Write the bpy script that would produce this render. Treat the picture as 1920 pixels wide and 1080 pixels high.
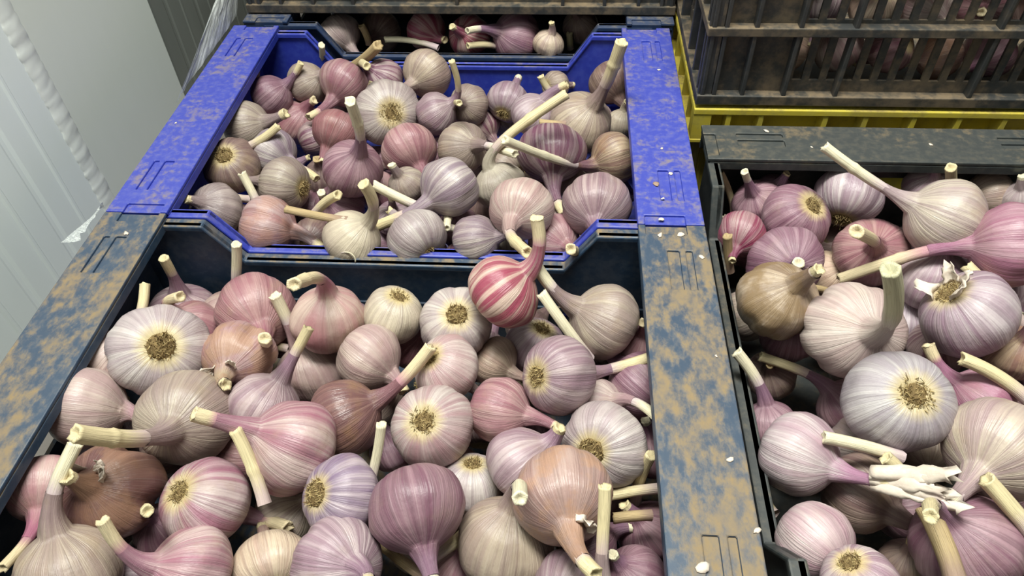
import bpy, bmesh, math, random
import numpy as np
from mathutils import Vector, Matrix
for o in list(bpy.data.objects): bpy.data.objects.remove(o)
scene = bpy.context.scene
col = scene.collection
PI = math.pi

# ------------------------------------------------------------------ camera, world, light, exposure
CAM = (0.15937, -0.54133, 0.46996); PITCH, YAW, ROLL, FPX = 0.80479, 0.08861, 0.03489, 1369.9
def make_camera():
    cp, sp, cy, sy = math.cos(PITCH), math.sin(PITCH), math.cos(YAW), math.sin(YAW)
    f = Vector((-sy*cp, cy*cp, -sp)); rt = Vector((cy, sy, 0)); dn = f.cross(rt)
    c, s = math.cos(ROLL), math.sin(ROLL)
    r2 = c*rt + s*dn; d2 = -s*rt + c*dn
    m = Matrix((r2, -d2, -f)).transposed().to_4x4(); m.translation = Vector(CAM)
    cam = bpy.data.cameras.new('camera'); o = bpy.data.objects.new('camera', cam); col.objects.link(o)
    o.matrix_world = m; cam.sensor_width = 36; cam.lens = 36*FPX/1920; cam.clip_start = .01; cam.clip_end = 50
    scene.camera = o
make_camera()
w = bpy.data.worlds.new('room_ambient'); scene.world = w; w.use_nodes = True
w.node_tree.nodes['Background'].inputs[0].default_value = (.86, .93, .86, 1)
w.node_tree.nodes['Background'].inputs[1].default_value = .115
def area(name, loc, target, sx, sy, power, colr):
    l = bpy.data.lights.new(name, 'AREA'); l.shape = 'RECTANGLE'; l.size = sx; l.size_y = sy; l.energy = power; l.color = colr
    o = bpy.data.objects.new(name, l); col.objects.link(o); o.location = loc
    o.rotation_euler = (Vector(target)-Vector(loc)).to_track_quat('-Z', 'Y').to_euler()
area('ceiling_tube_light', (.06, -.12, 1.9), (.10, .0, 0), 1.25, .40, 80, (.985, 1, .925))
scene.view_settings.view_transform = 'Standard'; scene.view_settings.look = 'None'
scene.view_settings.gamma = 1; scene.view_settings.use_curve_mapping = False
scene.view_settings.exposure = 0.0

# ------------------------------------------------------------------ helpers
def tag(o, label=None, cat=None, group=None, kind=None):
    if label: o['label'] = label
    if cat: o['category'] = cat
    if group: o['group'] = group
    if kind: o['kind'] = kind
    return o
def empty(name, loc=(0, 0, 0), rz=0):
    o = bpy.data.objects.new(name, None); col.objects.link(o); o.location = loc; o.rotation_euler = (0, 0, rz)
    o.empty_display_size = .02
    return o
def mesh_obj(name, verts, faces, mat, parent=None, smooth=False, bevel=0):
    me = bpy.data.meshes.new(name); me.from_pydata([tuple(v) for v in verts], [], [tuple(f) for f in faces]); me.update()
    if smooth: me.polygons.foreach_set('use_smooth', [True]*len(me.polygons))
    me.materials.append(mat)
    o = bpy.data.objects.new(name, me); col.objects.link(o)
    if parent: o.parent = parent
    if bevel:
        b = o.modifiers.new('bevel', 'BEVEL'); b.width = bevel; b.segments = 2; b.limit_method = 'ANGLE'; b.angle_limit = .6
    return o
class MB:
    def __init__(s): s.v = []; s.f = []
    def box(s, x0, x1, y0, y1, z0, z1):
        n = len(s.v)
        s.v += [(x0,y0,z0),(x1,y0,z0),(x1,y1,z0),(x0,y1,z0),(x0,y0,z1),(x1,y0,z1),(x1,y1,z1),(x0,y1,z1)]
        s.f += [(n,n+3,n+2,n+1),(n+4,n+5,n+6,n+7),(n,n+1,n+5,n+4),(n+1,n+2,n+6,n+5),(n+2,n+3,n+7,n+6),(n+3,n,n+4,n+7)]
        return s
    def prism(s, poly, fn, d0, d1):
        """poly: 2-D outline, fn(a,b,d) -> xyz"""
        n = len(s.v); k = len(poly)
        s.v += [fn(a, b, d0) for a, b in poly] + [fn(a, b, d1) for a, b in poly]
        s.f += [tuple(range(n, n+k)), tuple(range(n+2*k-1, n+k-1, -1))]
        s.f += [(n+i, n+k+i, n+k+(i+1) % k, n+(i+1) % k) for i in range(k)]
        return s
    def grid(s, us, vs, holes, fn, d0, d1, top=None):
        """plate over the breaks us x vs without the cells in holes; top(u) lifts the last row"""
        nu, nv = len(us), len(vs); n = len(s.v)
        def P(i, j, d):
            b = vs[j]
            if top and j == nv-1: b = top(us[i])
            return fn(us[i], b, d)
        s.v += [P(i, j, d0) for j in range(nv) for i in range(nu)] + [P(i, j, d1) for j in range(nv) for i in range(nu)]
        k = nu*nv; I = lambda i, j: n+j*nu+i
        def hole(i, j):
            if not (0 <= i < nu-1 and 0 <= j < nv-1): return True
            cu, cv = (us[i]+us[i+1])/2, (vs[j]+vs[j+1])/2
            return any(a < cu < b and c < cv < d for a, b, c, d in holes)
        for j in range(nv-1):
            for i in range(nu-1):
                if hole(i, j): continue
                a, b, c, d = I(i, j), I(i+1, j), I(i+1, j+1), I(i, j+1)
                s.f += [(a, d, c, b), (a+k, b+k, c+k, d+k)]
                if hole(i, j-1): s.f.append((a, b, b+k, a+k))
                if hole(i+1, j): s.f.append((b, c, c+k, b+k))
                if hole(i, j+1): s.f.append((c, d, d+k, c+k))
                if hole(i-1, j): s.f.append((d, a, a+k, d+k))
        return s
    def build(s, name, mat, parent=None, smooth=False, bevel=0):
        o = mesh_obj(name, s.v, s.f, mat, parent, smooth, bevel)
        bm = bmesh.new(); bm.from_mesh(o.data); bmesh.ops.remove_doubles(bm, verts=bm.verts, dist=1e-6)
        bmesh.ops.recalc_face_normals(bm, faces=bm.faces); bm.to_mesh(o.data); bm.free()
        return o

# ------------------------------------------------------------------ materials
class NT:
    def __init__(s, name):
        m = bpy.data.materials.new(name); m.use_nodes = True; s.m = m; s.t = m.node_tree; s.t.nodes.clear()
        s.out = s.n('ShaderNodeOutputMaterial')
    def n(s, kind, **kw):
        q = s.t.nodes.new(kind)
        for k, v in kw.items(): setattr(q, k, v)
        return q
    def put(s, sock, v):
        if hasattr(v, 'is_linked') or isinstance(v, bpy.types.NodeSocket): s.t.links.new(v, sock)
        else:
            if isinstance(v, tuple) and len(v) == 3 and sock.type == 'RGBA': v = v+(1,)
            sock.default_value = v
    def math(s, op, a, b=0.0, c=None):
        q = s.n('ShaderNodeMath', operation=op); s.put(q.inputs[0], a); s.put(q.inputs[1], b)
        if c is not None: s.put(q.inputs[2], c)
        return q.outputs[0]
    def vmath(s, op, a, b):
        q = s.n('ShaderNodeVectorMath', operation=op); s.put(q.inputs[0], a); s.put(q.inputs[1], b); return q.outputs[0]
    def mix(s, f, a, b):
        q = s.n('ShaderNodeMix', data_type='RGBA'); s.put(q.inputs[0], f); s.put(q.inputs[6], a); s.put(q.inputs[7], b); return q.outputs[2]
    def step(s, v, a, b):
        q = s.n('ShaderNodeMapRange', interpolation_type='SMOOTHSTEP'); s.put(q.inputs[0], v); q.inputs[1].default_value = a; q.inputs[2].default_value = b
        return q.outputs[0]
    def noise(s, vec, scale, detail=3, rough=.5):
        q = s.n('ShaderNodeTexNoise'); s.put(q.inputs['Vector'], vec); q.inputs['Scale'].default_value = scale
        q.inputs['Detail'].default_value = detail; q.inputs['Roughness'].default_value = rough; return q.outputs[0]
    def bsdf(s, colr, rough=.5, spec=.4, bump=None, bs=.3, bd=.001):
        q = s.n('ShaderNodeBsdfPrincipled'); s.put(q.inputs['Base Color'], colr); s.put(q.inputs['Roughness'], rough)
        q.inputs['Specular IOR Level'].default_value = spec
        if bump is not None:
            b = s.n('ShaderNodeBump'); b.inputs['Strength'].default_value = bs; b.inputs['Distance'].default_value = bd
            s.put(b.inputs['Height'], bump); s.t.links.new(b.outputs[0], q.inputs['Normal'])
        s.t.links.new(q.outputs[0], s.out.inputs[0]); s.p = q
        return s.m
def plastic(name, base, dust, amount, base2=None, rough=.42, scale=22, side=.25, stretch=(1, 1, 1)):
    t = NT(name); g = t.n('ShaderNodeNewGeometry'); tc = t.n('ShaderNodeTexCoord')
    pos = t.vmath('MULTIPLY', g.outputs['Position'], stretch)
    sep = t.n('ShaderNodeSeparateXYZ'); t.put(sep.inputs[0], g.outputs['Normal'])
    up = t.math('ADD', t.math('MULTIPLY', t.step(sep.outputs[2], .3, .9), 1-side), side)
    n1 = t.noise(pos, scale, 9, .68); n2 = t.noise(pos, scale*5, 6, .65); n3 = t.noise(pos, 160, 3, .6)
    f = t.math('ADD', t.math('MULTIPLY', n1, .62), t.math('MULTIPLY', n2, .38))
    f = t.math('MULTIPLY', t.step(f, .62-.3*amount, .78-.3*amount), up)
    f = t.math('MULTIPLY', f, t.math('ADD', .55, t.math('MULTIPLY', n3, .6)))
    f = t.math('MINIMUM', t.math('ADD', t.math('MULTIPLY', f, .70), t.math('MULTIPLY', t.math('MULTIPLY', t.step(n2, .42, .7), up), .42*amount)), .88)
    b = base if base2 is None else t.mix(t.step(n2, .4, .65), base, base2)
    haze = t.mix(t.math('MULTIPLY', up, .10), b, (.30, .29, .27))
    c = t.mix(f, haze, t.mix(n2, dust, tuple(x*.7 for x in dust)))
    r = t.math('ADD', rough, t.math('MULTIPLY', f, .4))
    return t.bsdf(c, r, .4, t.math('ADD', t.math('MULTIPLY', f, .6), t.math('MULTIPLY', n3, .3)), .35, .0008)
DUST = (.31, .215, .10)
M_NAVY = plastic('navy_plastic', (.016, .042, .085), DUST, .62, (.026, .06, .11), scale=20, side=.12, stretch=(1, .6, 1))
M_BLUE = plastic('blue_plastic', (.022, .038, .345), (.27, .215, .155), .46, (.03, .055, .39), scale=24, side=.06)
M_FARNAVY = plastic('far_navy_plastic', (.012, .03, .085), (.2, .17, .12), .5, side=.15)
M_CHAR = plastic('charcoal_plastic', (.022, .028, .03), (.20, .145, .08), .38, (.035, .042, .042), scale=20, side=.2)
M_BLACK = plastic('black_plastic', (.012, .015, .017), (.25, .18, .105), .62, (.02, .022, .024), scale=12, side=.6)
M_BLACKRIB = plastic('black_plastic_rib', (.012, .015, .017), (.2, .14, .08), .30, (.02, .022, .024), scale=14, side=.6)
M_YEL = plastic('yellow_plastic', (.55, .44, .04), (.24, .17, .07), .62, (.6, .5, .06), scale=16, side=.5)

def skin(name, base, stripe, amt, neck, neckamt=.7, blotch=(.40, .30, .19), bl=.35, vein=.5, rough=.30, freq=2.6, sharp=.10, root=(.74, .61, .30)):
    t = NT('garlic_skin_'+name)
    def soft(c, k, ds):
        g = sum(c)/3; return tuple((x*(1-ds)+g*ds)*k for x in c)
    base = soft(base, .90, .02); stripe = soft(stripe, .80, .06); neck = soft(neck, .86, .06)
    at = t.n('ShaderNodeAttribute', attribute_name='gc'); oi = t.n('ShaderNodeObjectInfo')
    sep = t.n('ShaderNodeSeparateXYZ'); t.put(sep.inputs[0], at.outputs['Vector']); tt = sep.outputs[2]
    rnd = t.math('MULTIPLY', oi.outputs['Random'], 91.0)
    cmb = t.n('ShaderNodeCombineXYZ'); t.put(cmb.inputs[0], rnd); t.put(cmb.inputs[1], rnd)
    co = t.n('ShaderNodeTexCoord').outputs['Object']
    def nz(k, kt, sc=1.0, det=3):
        return t.noise(t.vmath('ADD', t.vmath('MULTIPLY', at.outputs['Vector'], (k, k, kt)), cmb.outputs[0]), sc, det, .55)
    broad = nz(freq, .7); mid = nz(freq*2.6, .9); fine = nz(11, 2.4, 1, 5); fib = nz(34, 2.5, 1, 2)
    ob = t.vmath('ADD', t.vmath('MULTIPLY', co, (36, 36, 36)), cmb.outputs[0])
    blo = t.noise(ob, 1.0, 4, .6); wr = t.noise(ob, 3.2, 3, .6)
    s1 = t.step(t.math('ADD', t.math('MULTIPLY', broad, .55), t.math('MULTIPLY', mid, .45)), .5-sharp, .5+sharp)
    c = t.mix(t.math('MULTIPLY', s1, min(1, amt*1.15)), base, stripe)
    pat = t.step(t.noise(ob, .55, 2, .5), .42, .66); c = t.mix(t.math('MULTIPLY', pat, .42), c, stripe)
    ve = t.step(fine, .47, .63)
    c = t.mix(t.math('MULTIPLY', ve, min(1, vein*1.15)), c, t.mix(.6, stripe, tuple(x*.5 for x in base)))
    c = t.mix(t.math('MULTIPLY', t.step(fib, .5, .75), .10), c, (.86, .82, .78))
    nk = t.math('MULTIPLY', t.step(t.math('ADD', tt, t.math('MULTIPLY', mid, .14)), .62, .92), neckamt)
    c = t.mix(nk, c, neck)
    c = t.mix(t.math('MULTIPLY', t.step(blo, .52 if bl < .6 else .43, .74 if bl < .6 else .58), bl), c, blotch)
    c = t.mix(t.math('MULTIPLY', t.math('SUBTRACT', 1.0, t.step(t.math('ADD', tt, t.math('MULTIPLY', mid, .06)), .08, .16)), .8), c, root)
    mu = t.n('ShaderNodeMix', data_type='RGBA', blend_type='MULTIPLY'); mu.inputs[0].default_value = 1; t.put(mu.inputs[6], c); t.put(mu.inputs[7], oi.outputs['Color']); c = mu.outputs[2]
    h = t.math('ADD', t.math('MULTIPLY', fine, .7), t.math('ADD', t.math('MULTIPLY', fib, .35), t.math('MULTIPLY', wr, .5)))
    r = t.math('ADD', rough, t.math('MULTIPLY', blo, .22))
    return t.bsdf(c, r, .5, h, .7, .0018)
WH = (.74, .68, .66)
SK = {
 'white': skin('white', WH, (.36, .23, .30), .45, (.52, .40, .43), vein=.45, bl=.12),
 'bluewhite': skin('bluewhite', (.72, .69, .71), (.36, .28, .38), .45, (.5, .42, .48), vein=.45, bl=.08),
 'cream': skin('cream', (.76, .70, .56), (.50, .39, .36), .35, (.62, .54, .42), vein=.28, bl=.15),
 'pale': skin('pale', (.70, .57, .52), (.44, .23, .28), .45, (.50, .27, .33), vein=.3, bl=.3),
 'lilac': skin('lilac', (.62, .50, .53), (.30, .14, .23), .62, (.38, .21, .33), bl=.25),
 'lilacwhite': skin('lilacwhite', (.72, .64, .67), (.32, .15, .27), .60, (.42, .25, .36), bl=.12),
 'violet': skin('violet', (.56, .48, .55), (.23, .145, .29), .75, (.26, .19, .36), bl=.25),
 'violetwhite': skin('violetwhite', (.68, .61, .60), (.28, .17, .28), .62, (.42, .30, .40), bl=.2, sharp=.06),
 'purple': skin('purple', (.48, .31, .37), (.235, .088, .155), .72, (.34, .18, .32), .6, vein=.5, bl=.3, blotch=(.36, .27, .22), rough=.34),
 'pink': skin('pink', (.60, .40, .41), (.38, .115, .19), .62, (.36, .12, .2), .6, bl=.32),
 'rosy': skin('rosy', (.58, .36, .36), (.42, .13, .16), .6, (.40, .15, .22), .6, bl=.35, blotch=(.45, .28, .2)),
 'hotpink': skin('hotpink', (.70, .56, .50), (.58, .13, .24), .36, (.56, .16, .30), .85, vein=.25, bl=.3, freq=1.5),
 'magenta': skin('magenta', (.58, .36, .42), (.42, .13, .24), .7, (.48, .19, .33), .8, vein=.3, bl=.2),
 'streak': skin('streak', (.66, .53, .53), (.42, .11, .22), .68, (.48, .24, .35), .65, bl=.3, freq=3),
 'stripe': skin('stripe', (.68, .54, .48), (.42, .075, .145), .88, (.34, .11, .19), .6, vein=.2, bl=.15, freq=2.7, sharp=.05),
 'stripe2': skin('stripe2', (.55, .42, .43), (.25, .085, .16), .85, (.30, .13, .22), .6, vein=.35, bl=.25, freq=3.2, sharp=.05),
 'hotstripe': skin('hotstripe', (.60, .43, .43), (.36, .04, .12), .92, (.32, .07, .16), .6, vein=.4, bl=.2, freq=3, sharp=.06),
 'pinkwhite': skin('pinkwhite', (.73, .64, .60), (.46, .20, .25), .55, (.58, .42, .42), vein=.4, bl=.12),
 'pinkwhite2': skin('pinkwhite2', (.74, .64, .65), (.46, .22, .33), .5, (.50, .22, .38), .85, vein=.4, bl=.1),
 'peach': skin('peach', (.72, .58, .44), (.55, .32, .28), .5, (.55, .34, .32), bl=.35),
 'tan': skin('tan', (.60, .51, .41), (.36, .24, .25), .5, (.42, .29, .32), bl=.4),
 'creamlilac': skin('creamlilac', (.68, .60, .50), (.40, .26, .32), .6, (.48, .34, .40), bl=.35),
 'bronze': skin('bronze', (.60, .46, .32), (.30, .14, .14), .65, (.30, .13, .2), .8, bl=.4, blotch=(.45, .26, .12), sharp=.05),
 'brown': skin('brown', (.38, .28, .24), (.19, .095, .11), .6, (.26, .15, .16), bl=.5),
 'blotch': skin('blotch', (.58, .47, .36), (.20, .12, .075), .55, (.30, .2, .16), bl=.75, blotch=(.25, .17, .085), freq=1.6),
 'greylilac': skin('greylilac', (.55, .47, .46), (.27, .19, .22), .5, (.38, .28, .31), bl=.2, rough=.28),
 'glossy': skin('glossy', (.37, .22, .20), (.20, .085, .105), .7, (.34, .15, .2), .7, bl=.45, blotch=(.36, .22, .10), rough=.2),
 'copper': skin('copper', (.60, .44, .39), (.40, .21, .20), .6, (.52, .35, .30), .6, bl=.62, blotch=(.50, .29, .18), rough=.28, freq=1.8),
 'copperpink': skin('copperpink', (.56, .44, .46), (.42, .15, .17), .65, (.42, .32, .36), .7, bl=.6, blotch=(.48, .28, .23), rough=.3, freq=1.6),
 'rustpink': skin('rustpink', (.60, .42, .42), (.34, .13, .15), .6, (.62, .50, .33), .8, bl=.7, blotch=(.46, .28, .18), freq=2),
 'rust': skin('rust', (.36, .20, .16), (.19, .08, .085), .7, (.30, .18, .10), .6, bl=.6, blotch=(.34, .19, .12), rough=.25, freq=1.5, root=(.30, .18, .10)),
 'bumpy': skin('bumpy', (.73, .64, .60), (.58, .40, .41), .6, (.46, .39, .36), .8, bl=.2, freq=2),
}
def stem_mat(name, straw, lilac):
    t = NT('garlic_stem_'+name)
    at = t.n('ShaderNodeAttribute', attribute_name='gc'); oi = t.n('ShaderNodeObjectInfo')
    sep = t.n('ShaderNodeSeparateXYZ'); t.put(sep.inputs[0], at.outputs['Vector'])
    rnd = t.math('MULTIPLY', oi.outputs['Random'], 57.0); cmb = t.n('ShaderNodeCombineXYZ'); t.put(cmb.inputs[0], rnd)
    v = lambda k, kt: t.vmath('ADD', t.vmath('MULTIPLY', at.outputs['Vector'], (k, k, kt)), cmb.outputs[0])
    f1 = t.noise(v(5, 1.5), 1, 3); f2 = t.noise(v(11, 2.5), 1, 3); f3 = t.noise(v(1.2, 6), 1, 3)
    c = t.mix(t.step(f2, .45, .72), straw, tuple(x*.70 for x in straw))
    c = t.mix(t.math('MULTIPLY', t.step(f3, .58, .78), .35), c, (.36, .26, .13))
    c = t.mix(t.math('MULTIPLY', t.math('SUBTRACT', 1.0, t.step(t.math('ADD', sep.outputs[2], t.math('MULTIPLY', f1, .3)), .18, .62)), .9), c, lilac)
    return t.bsdf(c, .55, .35, t.math('ADD', f2, t.math('MULTIPLY', f1, .5)), .6, .0012)
ST = {
 'straw': stem_mat('straw', (.68, .575, .345), (.50, .38, .38)),
 'pale': stem_mat('pale', (.75, .68, .49), (.55, .43, .46)),
 'pink': stem_mat('pink', (.70, .58, .37), (.42, .19, .26)),
 'brown': stem_mat('brown', (.46, .34, .18), (.30, .2, .16)),
 'green': stem_mat('green', (.52, .49, .32), (.44, .38, .34)),
}
t = NT('root_hair'); oi = t.n('ShaderNodeObjectInfo'); co = t.n('ShaderNodeTexCoord')
M_ROOT = t.bsdf(t.mix(t.step(t.noise(co.outputs['Object'], 260, 3), .35, .65), (.18, .115, .05), (.52, .40, .19)), .75, .2)
t = NT('root_core'); co = t.n('ShaderNodeTexCoord')
M_CORE = t.bsdf(t.mix(t.noise(co.outputs['Object'], 320, 4), (.06, .038, .02), (.30, .21, .09)), .85, .15, t.noise(co.outputs['Object'], 400, 4), .8, .002)
t = NT('paper_skin'); co = t.n('ShaderNodeTexCoord')
M_PAPER = t.bsdf(t.mix(t.noise(co.outputs['Object'], 140, 4), (.74, .66, .55), (.52, .42, .36)), .5, .35, t.noise(co.outputs['Object'], 300, 3), .4, .001)

# ------------------------------------------------------------------ the room
def panel_mat(name, c1, c2, rough=.4):
    t = NT(name); g = t.n('ShaderNodeNewGeometry')
    n = t.noise(g.outputs['Position'], 5, 5, .6); n2 = t.noise(t.vmath('MULTIPLY', g.outputs['Position'], (1, 1, .2)), 60, 3)
    return t.bsdf(t.mix(t.math('ADD', t.math('MULTIPLY', n, .6), t.math('MULTIPLY', n2, .4)), c1, c2), rough, .35)
M_PANEL = panel_mat('painted_steel_panel', (.86, .92, .90), (.79, .86, .84))
M_FLAT = panel_mat('smooth_white_panel', (.74, .78, .72), (.68, .73, .67))
M_SHADED_PANEL = panel_mat('shaded_steel_panel', (.22, .235, .215), (.17, .185, .165))  # far panel's shade is painted into its darker base colour
M_TRIM = panel_mat('white_sealant_trim', (.84, .87, .83), (.70, .75, .71), .6)
t = NT('concrete'); g = t.n('ShaderNodeNewGeometry')
M_CONC = t.bsdf(t.mix(t.noise(g.outputs['Position'], 9, 6, .65), (.12, .11, .10), (.22, .20, .18)), .85, .2, t.noise(g.outputs['Position'], 60, 5), .4, .003)
FZ = -.186
tag(MB().box(-.6, 2.2, -1.6, 2.4, FZ-.05, FZ).build('floor', M_CONC), kind='structure')
def ribbed_wall(name, x, y0, y1, pitch, depth, mat, z0=FZ, z1=1.6, gw=.004, ridge=0):
    m = MB(); prof = [(x, y0)]; y = y0+pitch*.5; k = 0
    while y < y1-.01:
        if ridge and k % 2 == 0: prof += [(x, y-gw), (x+ridge, y-gw*.4), (x+ridge, y+gw*.4), (x, y+gw)]
        else: prof += [(x, y-gw*1.6), (x-depth, y-gw*.6), (x-depth, y+gw*.6), (x, y+gw*1.6)]
        y += pitch; k += 1
    prof.append((x, y1)); poly = prof+[(x-.06, y1), (x-.06, y0)]
    m.prism(poly, lambda a, b, d: (a, b, d), z0, z1)
    return tag(m.build(name, mat), kind='structure')
ribbed_wall('wall_left', -.40, -1.6, .118, .0395, .002, M_PANEL, ridge=.0016)
tag(MB().box(-.46, -.40, .142, .384, FZ, 1.6).build('wall_left_smooth', M_FLAT, bevel=.002), kind='structure')
ribbed_wall('wall_left_far', -.415, .386, 2.4, .042, .0012, M_SHADED_PANEL, ridge=.001)
# lumpy sealed trim between the two panels
def trim():
    rng = random.Random(4); n = 420; v = []; f = []
    for i in range(n+1):
        z = FZ+(1.6-FZ)*i/n; a = .0022*(rng.random()-.5)+.0006*math.sin(i*.05); b = .0022*(rng.random()-.5)+.0007*math.sin(i*.07+1); p = .0035+.0007*rng.random()
        for x, y in ((-.402, .114+a), (-.402+p, .119+a), (-.402+p*1.3, .130), (-.402+p, .142+b), (-.402, .147+b)): v.append((x, y, z))
        if i:
            for k in range(4): q = (i-1)*5+k; f.append((q, q+1, q+6, q+5))
    o = mesh_obj('trim_1', v, f, M_TRIM, None, True); s = o.modifiers.new('solid', 'SOLIDIFY'); s.thickness = .004; s.offset = -1
    tag(o, kind='structure')
trim()

# ------------------------------------------------------------------ stacking crates
def flat_crate(loc, rz, mat, label, H=.18):
    """600 x 400 crate: wide flat rims on the short sides, cut-down lips on the long sides; origin at rim level"""
    root = tag(empty('vegetable_crate', (loc[0], loc[1], loc[2]-H), rz), label, 'crate')
    L, W, RW = .30, .20, .064
    zt = H
    xi, hi, lo, drop = L-.028, .197, .166, .052
    def top(x):
        a = abs(x)
        if a >= hi: return zt-.006
        if a <= lo: return zt-drop
        return zt-drop+(a-lo)/(hi-lo)*(drop-.006)
    def band(x):
        return top(x)-.009
    slots = [(-.2+.04*k, -.2+.04*k+.012) for k in range(11)]
    xs = sorted(set([-xi, xi, -hi, hi, -lo, lo]+[a for s in slots for a in s]))
    for sgn in (-1, 1):
        fn = lambda u, v, d, s=sgn: (u, s*d, v)
        m = MB().grid(xs, [.004, .035, .062, .078, zt-.1], [(a, b, .035, .062) for a, b in slots],
                      fn, W-.011, W-.007, top)
        wall = m.build('long_wall', mat, root)
        px = [-xi, -hi, -lo, lo, hi, xi]
        up = [(x, top(x)) for x in px]; dn = [(x, top(x)-.007) for x in px]
        MB().prism(up+dn[::-1], lambda a, b, d, s=sgn: (a, s*d, b), W-.0135, W-.0005).build('lip', mat, wall, bevel=.0016)
        # raised stiffening rib along the wall inside
        MB().box(-xi, xi, *(sorted((sgn*(W-.011), sgn*(W-.0135)))), .066, .071).build('stiffening_rib', mat, wall)
        # short side
        fs = lambda u, v, d, s=sgn: (s*d, u, v)
        MB().grid([-W+.007, -.17, -.1, -.05, .05, .1, .17, W-.007], [.004, .04, .065, zt-.072, zt-.048, zt-.004],
                  [(-.05, .05, zt-.072, zt-.048), (-.17, -.1, .04, .065), (.1, .17, .04, .065)], fs, xi, xi+.004).build('short_wall', mat, root)
        a0, a1 = L-RW, L
        g1, g2 = (a1-.039, a1-.028), (a1-.022, a1-.016)
        nx = (a0+.007, a1-.018)
        us = sorted([a0, a1, g1[0], g1[1], g2[0], g2[1], nx[0], nx[1]])
        vs = [-W, -W+.013, -W+.036, -W+.086, W-.086, W-.036, W-.013, W]
        holes = [(nx[0], nx[1], -W, -W+.013), (nx[0], nx[1], W-.013, W)]
        for g in (g1, g2): holes += [(g[0], g[1], -W+.036, -W+.086), (g[0], g[1], W-.086, W-.036)]
        m = MB().grid(us, vs, holes, lambda u, v, d, s=sgn: (s*u, v, d), zt-.004, zt)
        rim = m.build('rim', mat, root, bevel=.0011)
        m = MB(); q = sorted((sgn*(a0+.002), sgn*(a1-.002))); m.box(q[0], q[1], -W+.001, W-.001, zt-.0095, zt-.0022)
        m.build('rim_underplate', mat, rim)
        m = MB(); q = sorted((sgn*(a1-.003), sgn*a1)); m.box(q[0], q[1], -W+.002, W-.002, zt-.03, zt-.0045)
        m.build('rim_skirt', mat, rim, bevel=.001)
        m = MB(); q = sorted((sgn*a0, sgn*(a0+.0025))); m.box(q[0], q[1], -W+.002, W-.002, zt-.014, zt-.0045)
        m.build('rim_inner_edge', mat, rim, bevel=.0008)
    MB().box(-xi, xi, -W+.008, W-.008, 0, .004).build('base', mat, root)
    return root
flat_crate((0, -.2005, 0), 0, M_NAVY, "dust-caked navy blue plastic crate of garlic closest to the viewer")
flat_crate((0, .2005, 0), 0, M_BLUE, "bright royal blue plastic crate of garlic in the middle")
flat_crate((.008, .612, 0), 0, M_FARNAVY, "far navy crate of garlic directly under the black crate at the top")
flat_crate((.516, -.128, 0), PI/2, M_CHAR, "charcoal black crate of garlic on the right with a wide back rim")

def slotted_crate(loc, label, H=.205):
    """black ventilated crate; origin at its lower front left corner"""
    root = tag(empty('slotted_crate', loc), label, 'crate')
    L, W, dp = .60, .40, .013
    ribs = [.0065, .0195, .051, .097, .154, .300, .446, .503, .549, .5805, .5935]
    ledges = [(0, .012), (.083, .093), (.168, .176), (H-.01, H)]
    def side(name, ln, rb, s0, s1, fn):
        k = int((s1-s0)/.0187); sl = [(s0+.005+.0187*i, s0+.005+.0187*i+.0105) for i in range(k)]
        us = sorted(set([.004, ln-.004]+[a for s in sl for a in s]))
        m = MB().grid(us, [.0, .026, .080, .097, .160, H], [(a, b, c, d) for a, b in sl for c, d in ((.026, .080), (.097, .160))], fn, dp, dp+.0035)
        wl = m.build(name, M_BLACK, root)
        for z0, z1 in ledges:
            e = 0 if ln == L else dp+.001
            m = MB().prism([(e, z0), (ln-e, z0), (ln-e, z1), (e, z1)], fn, 0, dp+.001); m.build('ledge', M_BLACK, wl, bevel=.0012)
        for x in rb:
            m = MB().prism([(x-.0024, .004), (x+.0024, .004), (x+.0024, H-.004), (x-.0024, H-.004)], fn, .0015, dp+.001); m.build('rib', M_BLACKRIB, wl, bevel=.001)
    side('front_wall', L, ribs, .100, .500, lambda u, v, d: (u, d, v))
    side('back_wall', L, ribs, .100, .500, lambda u, v, d: (u, W-d, v))
    rs = [.0065, .0195, .06, .11, .20, .29, .34, .3805, .3935]
    side('left_wall', W, rs, .115, .285, lambda u, v, d: (d, u, v))
    side('right_wall', W, rs, .115, .285, lambda u, v, d: (L-d, u, v))
    MB().box(.01, L-.01, .01, W-.01, .002, .006).build('base', M_BLACK, root)
slotted_crate((.312, .205, .0045), "black slotted crate of garlic stacked on the yellow crate at upper right")
slotted_crate((-.290, .432, .002), "black slotted crate stacked on the far navy crate at the top edge")

def yellow_crate(loc):
    H = .184; root = tag(empty('yellow_crate', (loc[0], loc[1], loc[2]-H)), "yellow plastic crate underneath the black slotted crate on the right", 'crate')
    L, W, dp = .60, .40, .02
    def side(ln, rb, fn):
        m = MB().prism([(.018, 0), (ln-.018, 0), (ln-.018, H-.003), (.018, H-.003)], fn, dp, dp+.004); wl = m.build('side_wall', M_YEL, root)
        for z0, z1 in ((H-.0075, H), (H-.046, H-.041)):
            e = 0 if ln == L else dp+.001
            MB().prism([(e, z0), (ln-e, z0), (ln-e, z1), (e, z1)], fn, 0, dp+.001).build('flange', M_YEL, wl, bevel=.001)
        for x in rb: MB().prism([(x-.0028, H-.042), (x+.0028, H-.042), (x+.0028, H-.006), (x-.0028, H-.006)], fn, .001, dp+.001).build('rib', M_YEL, wl)
    ra = [.0035, .041, .078, .151, .196, .250, .300, .35, .404, .449, .522, .559, .5965]
    rb = [.0035, .05, .1, .15, .2, .25, .3, .35, .3965]
    side(L, ra, lambda u, v, d: (u, d, v)); side(L, ra, lambda u, v, d: (u, W-d, v))
    side(W, rb, lambda u, v, d: (d, u, v)); side(W, rb, lambda u, v, d: (L-d, u, v))
    MB().box(.02, L-.02, .02, W-.02, 0, .004).build('base', M_YEL, root)
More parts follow.
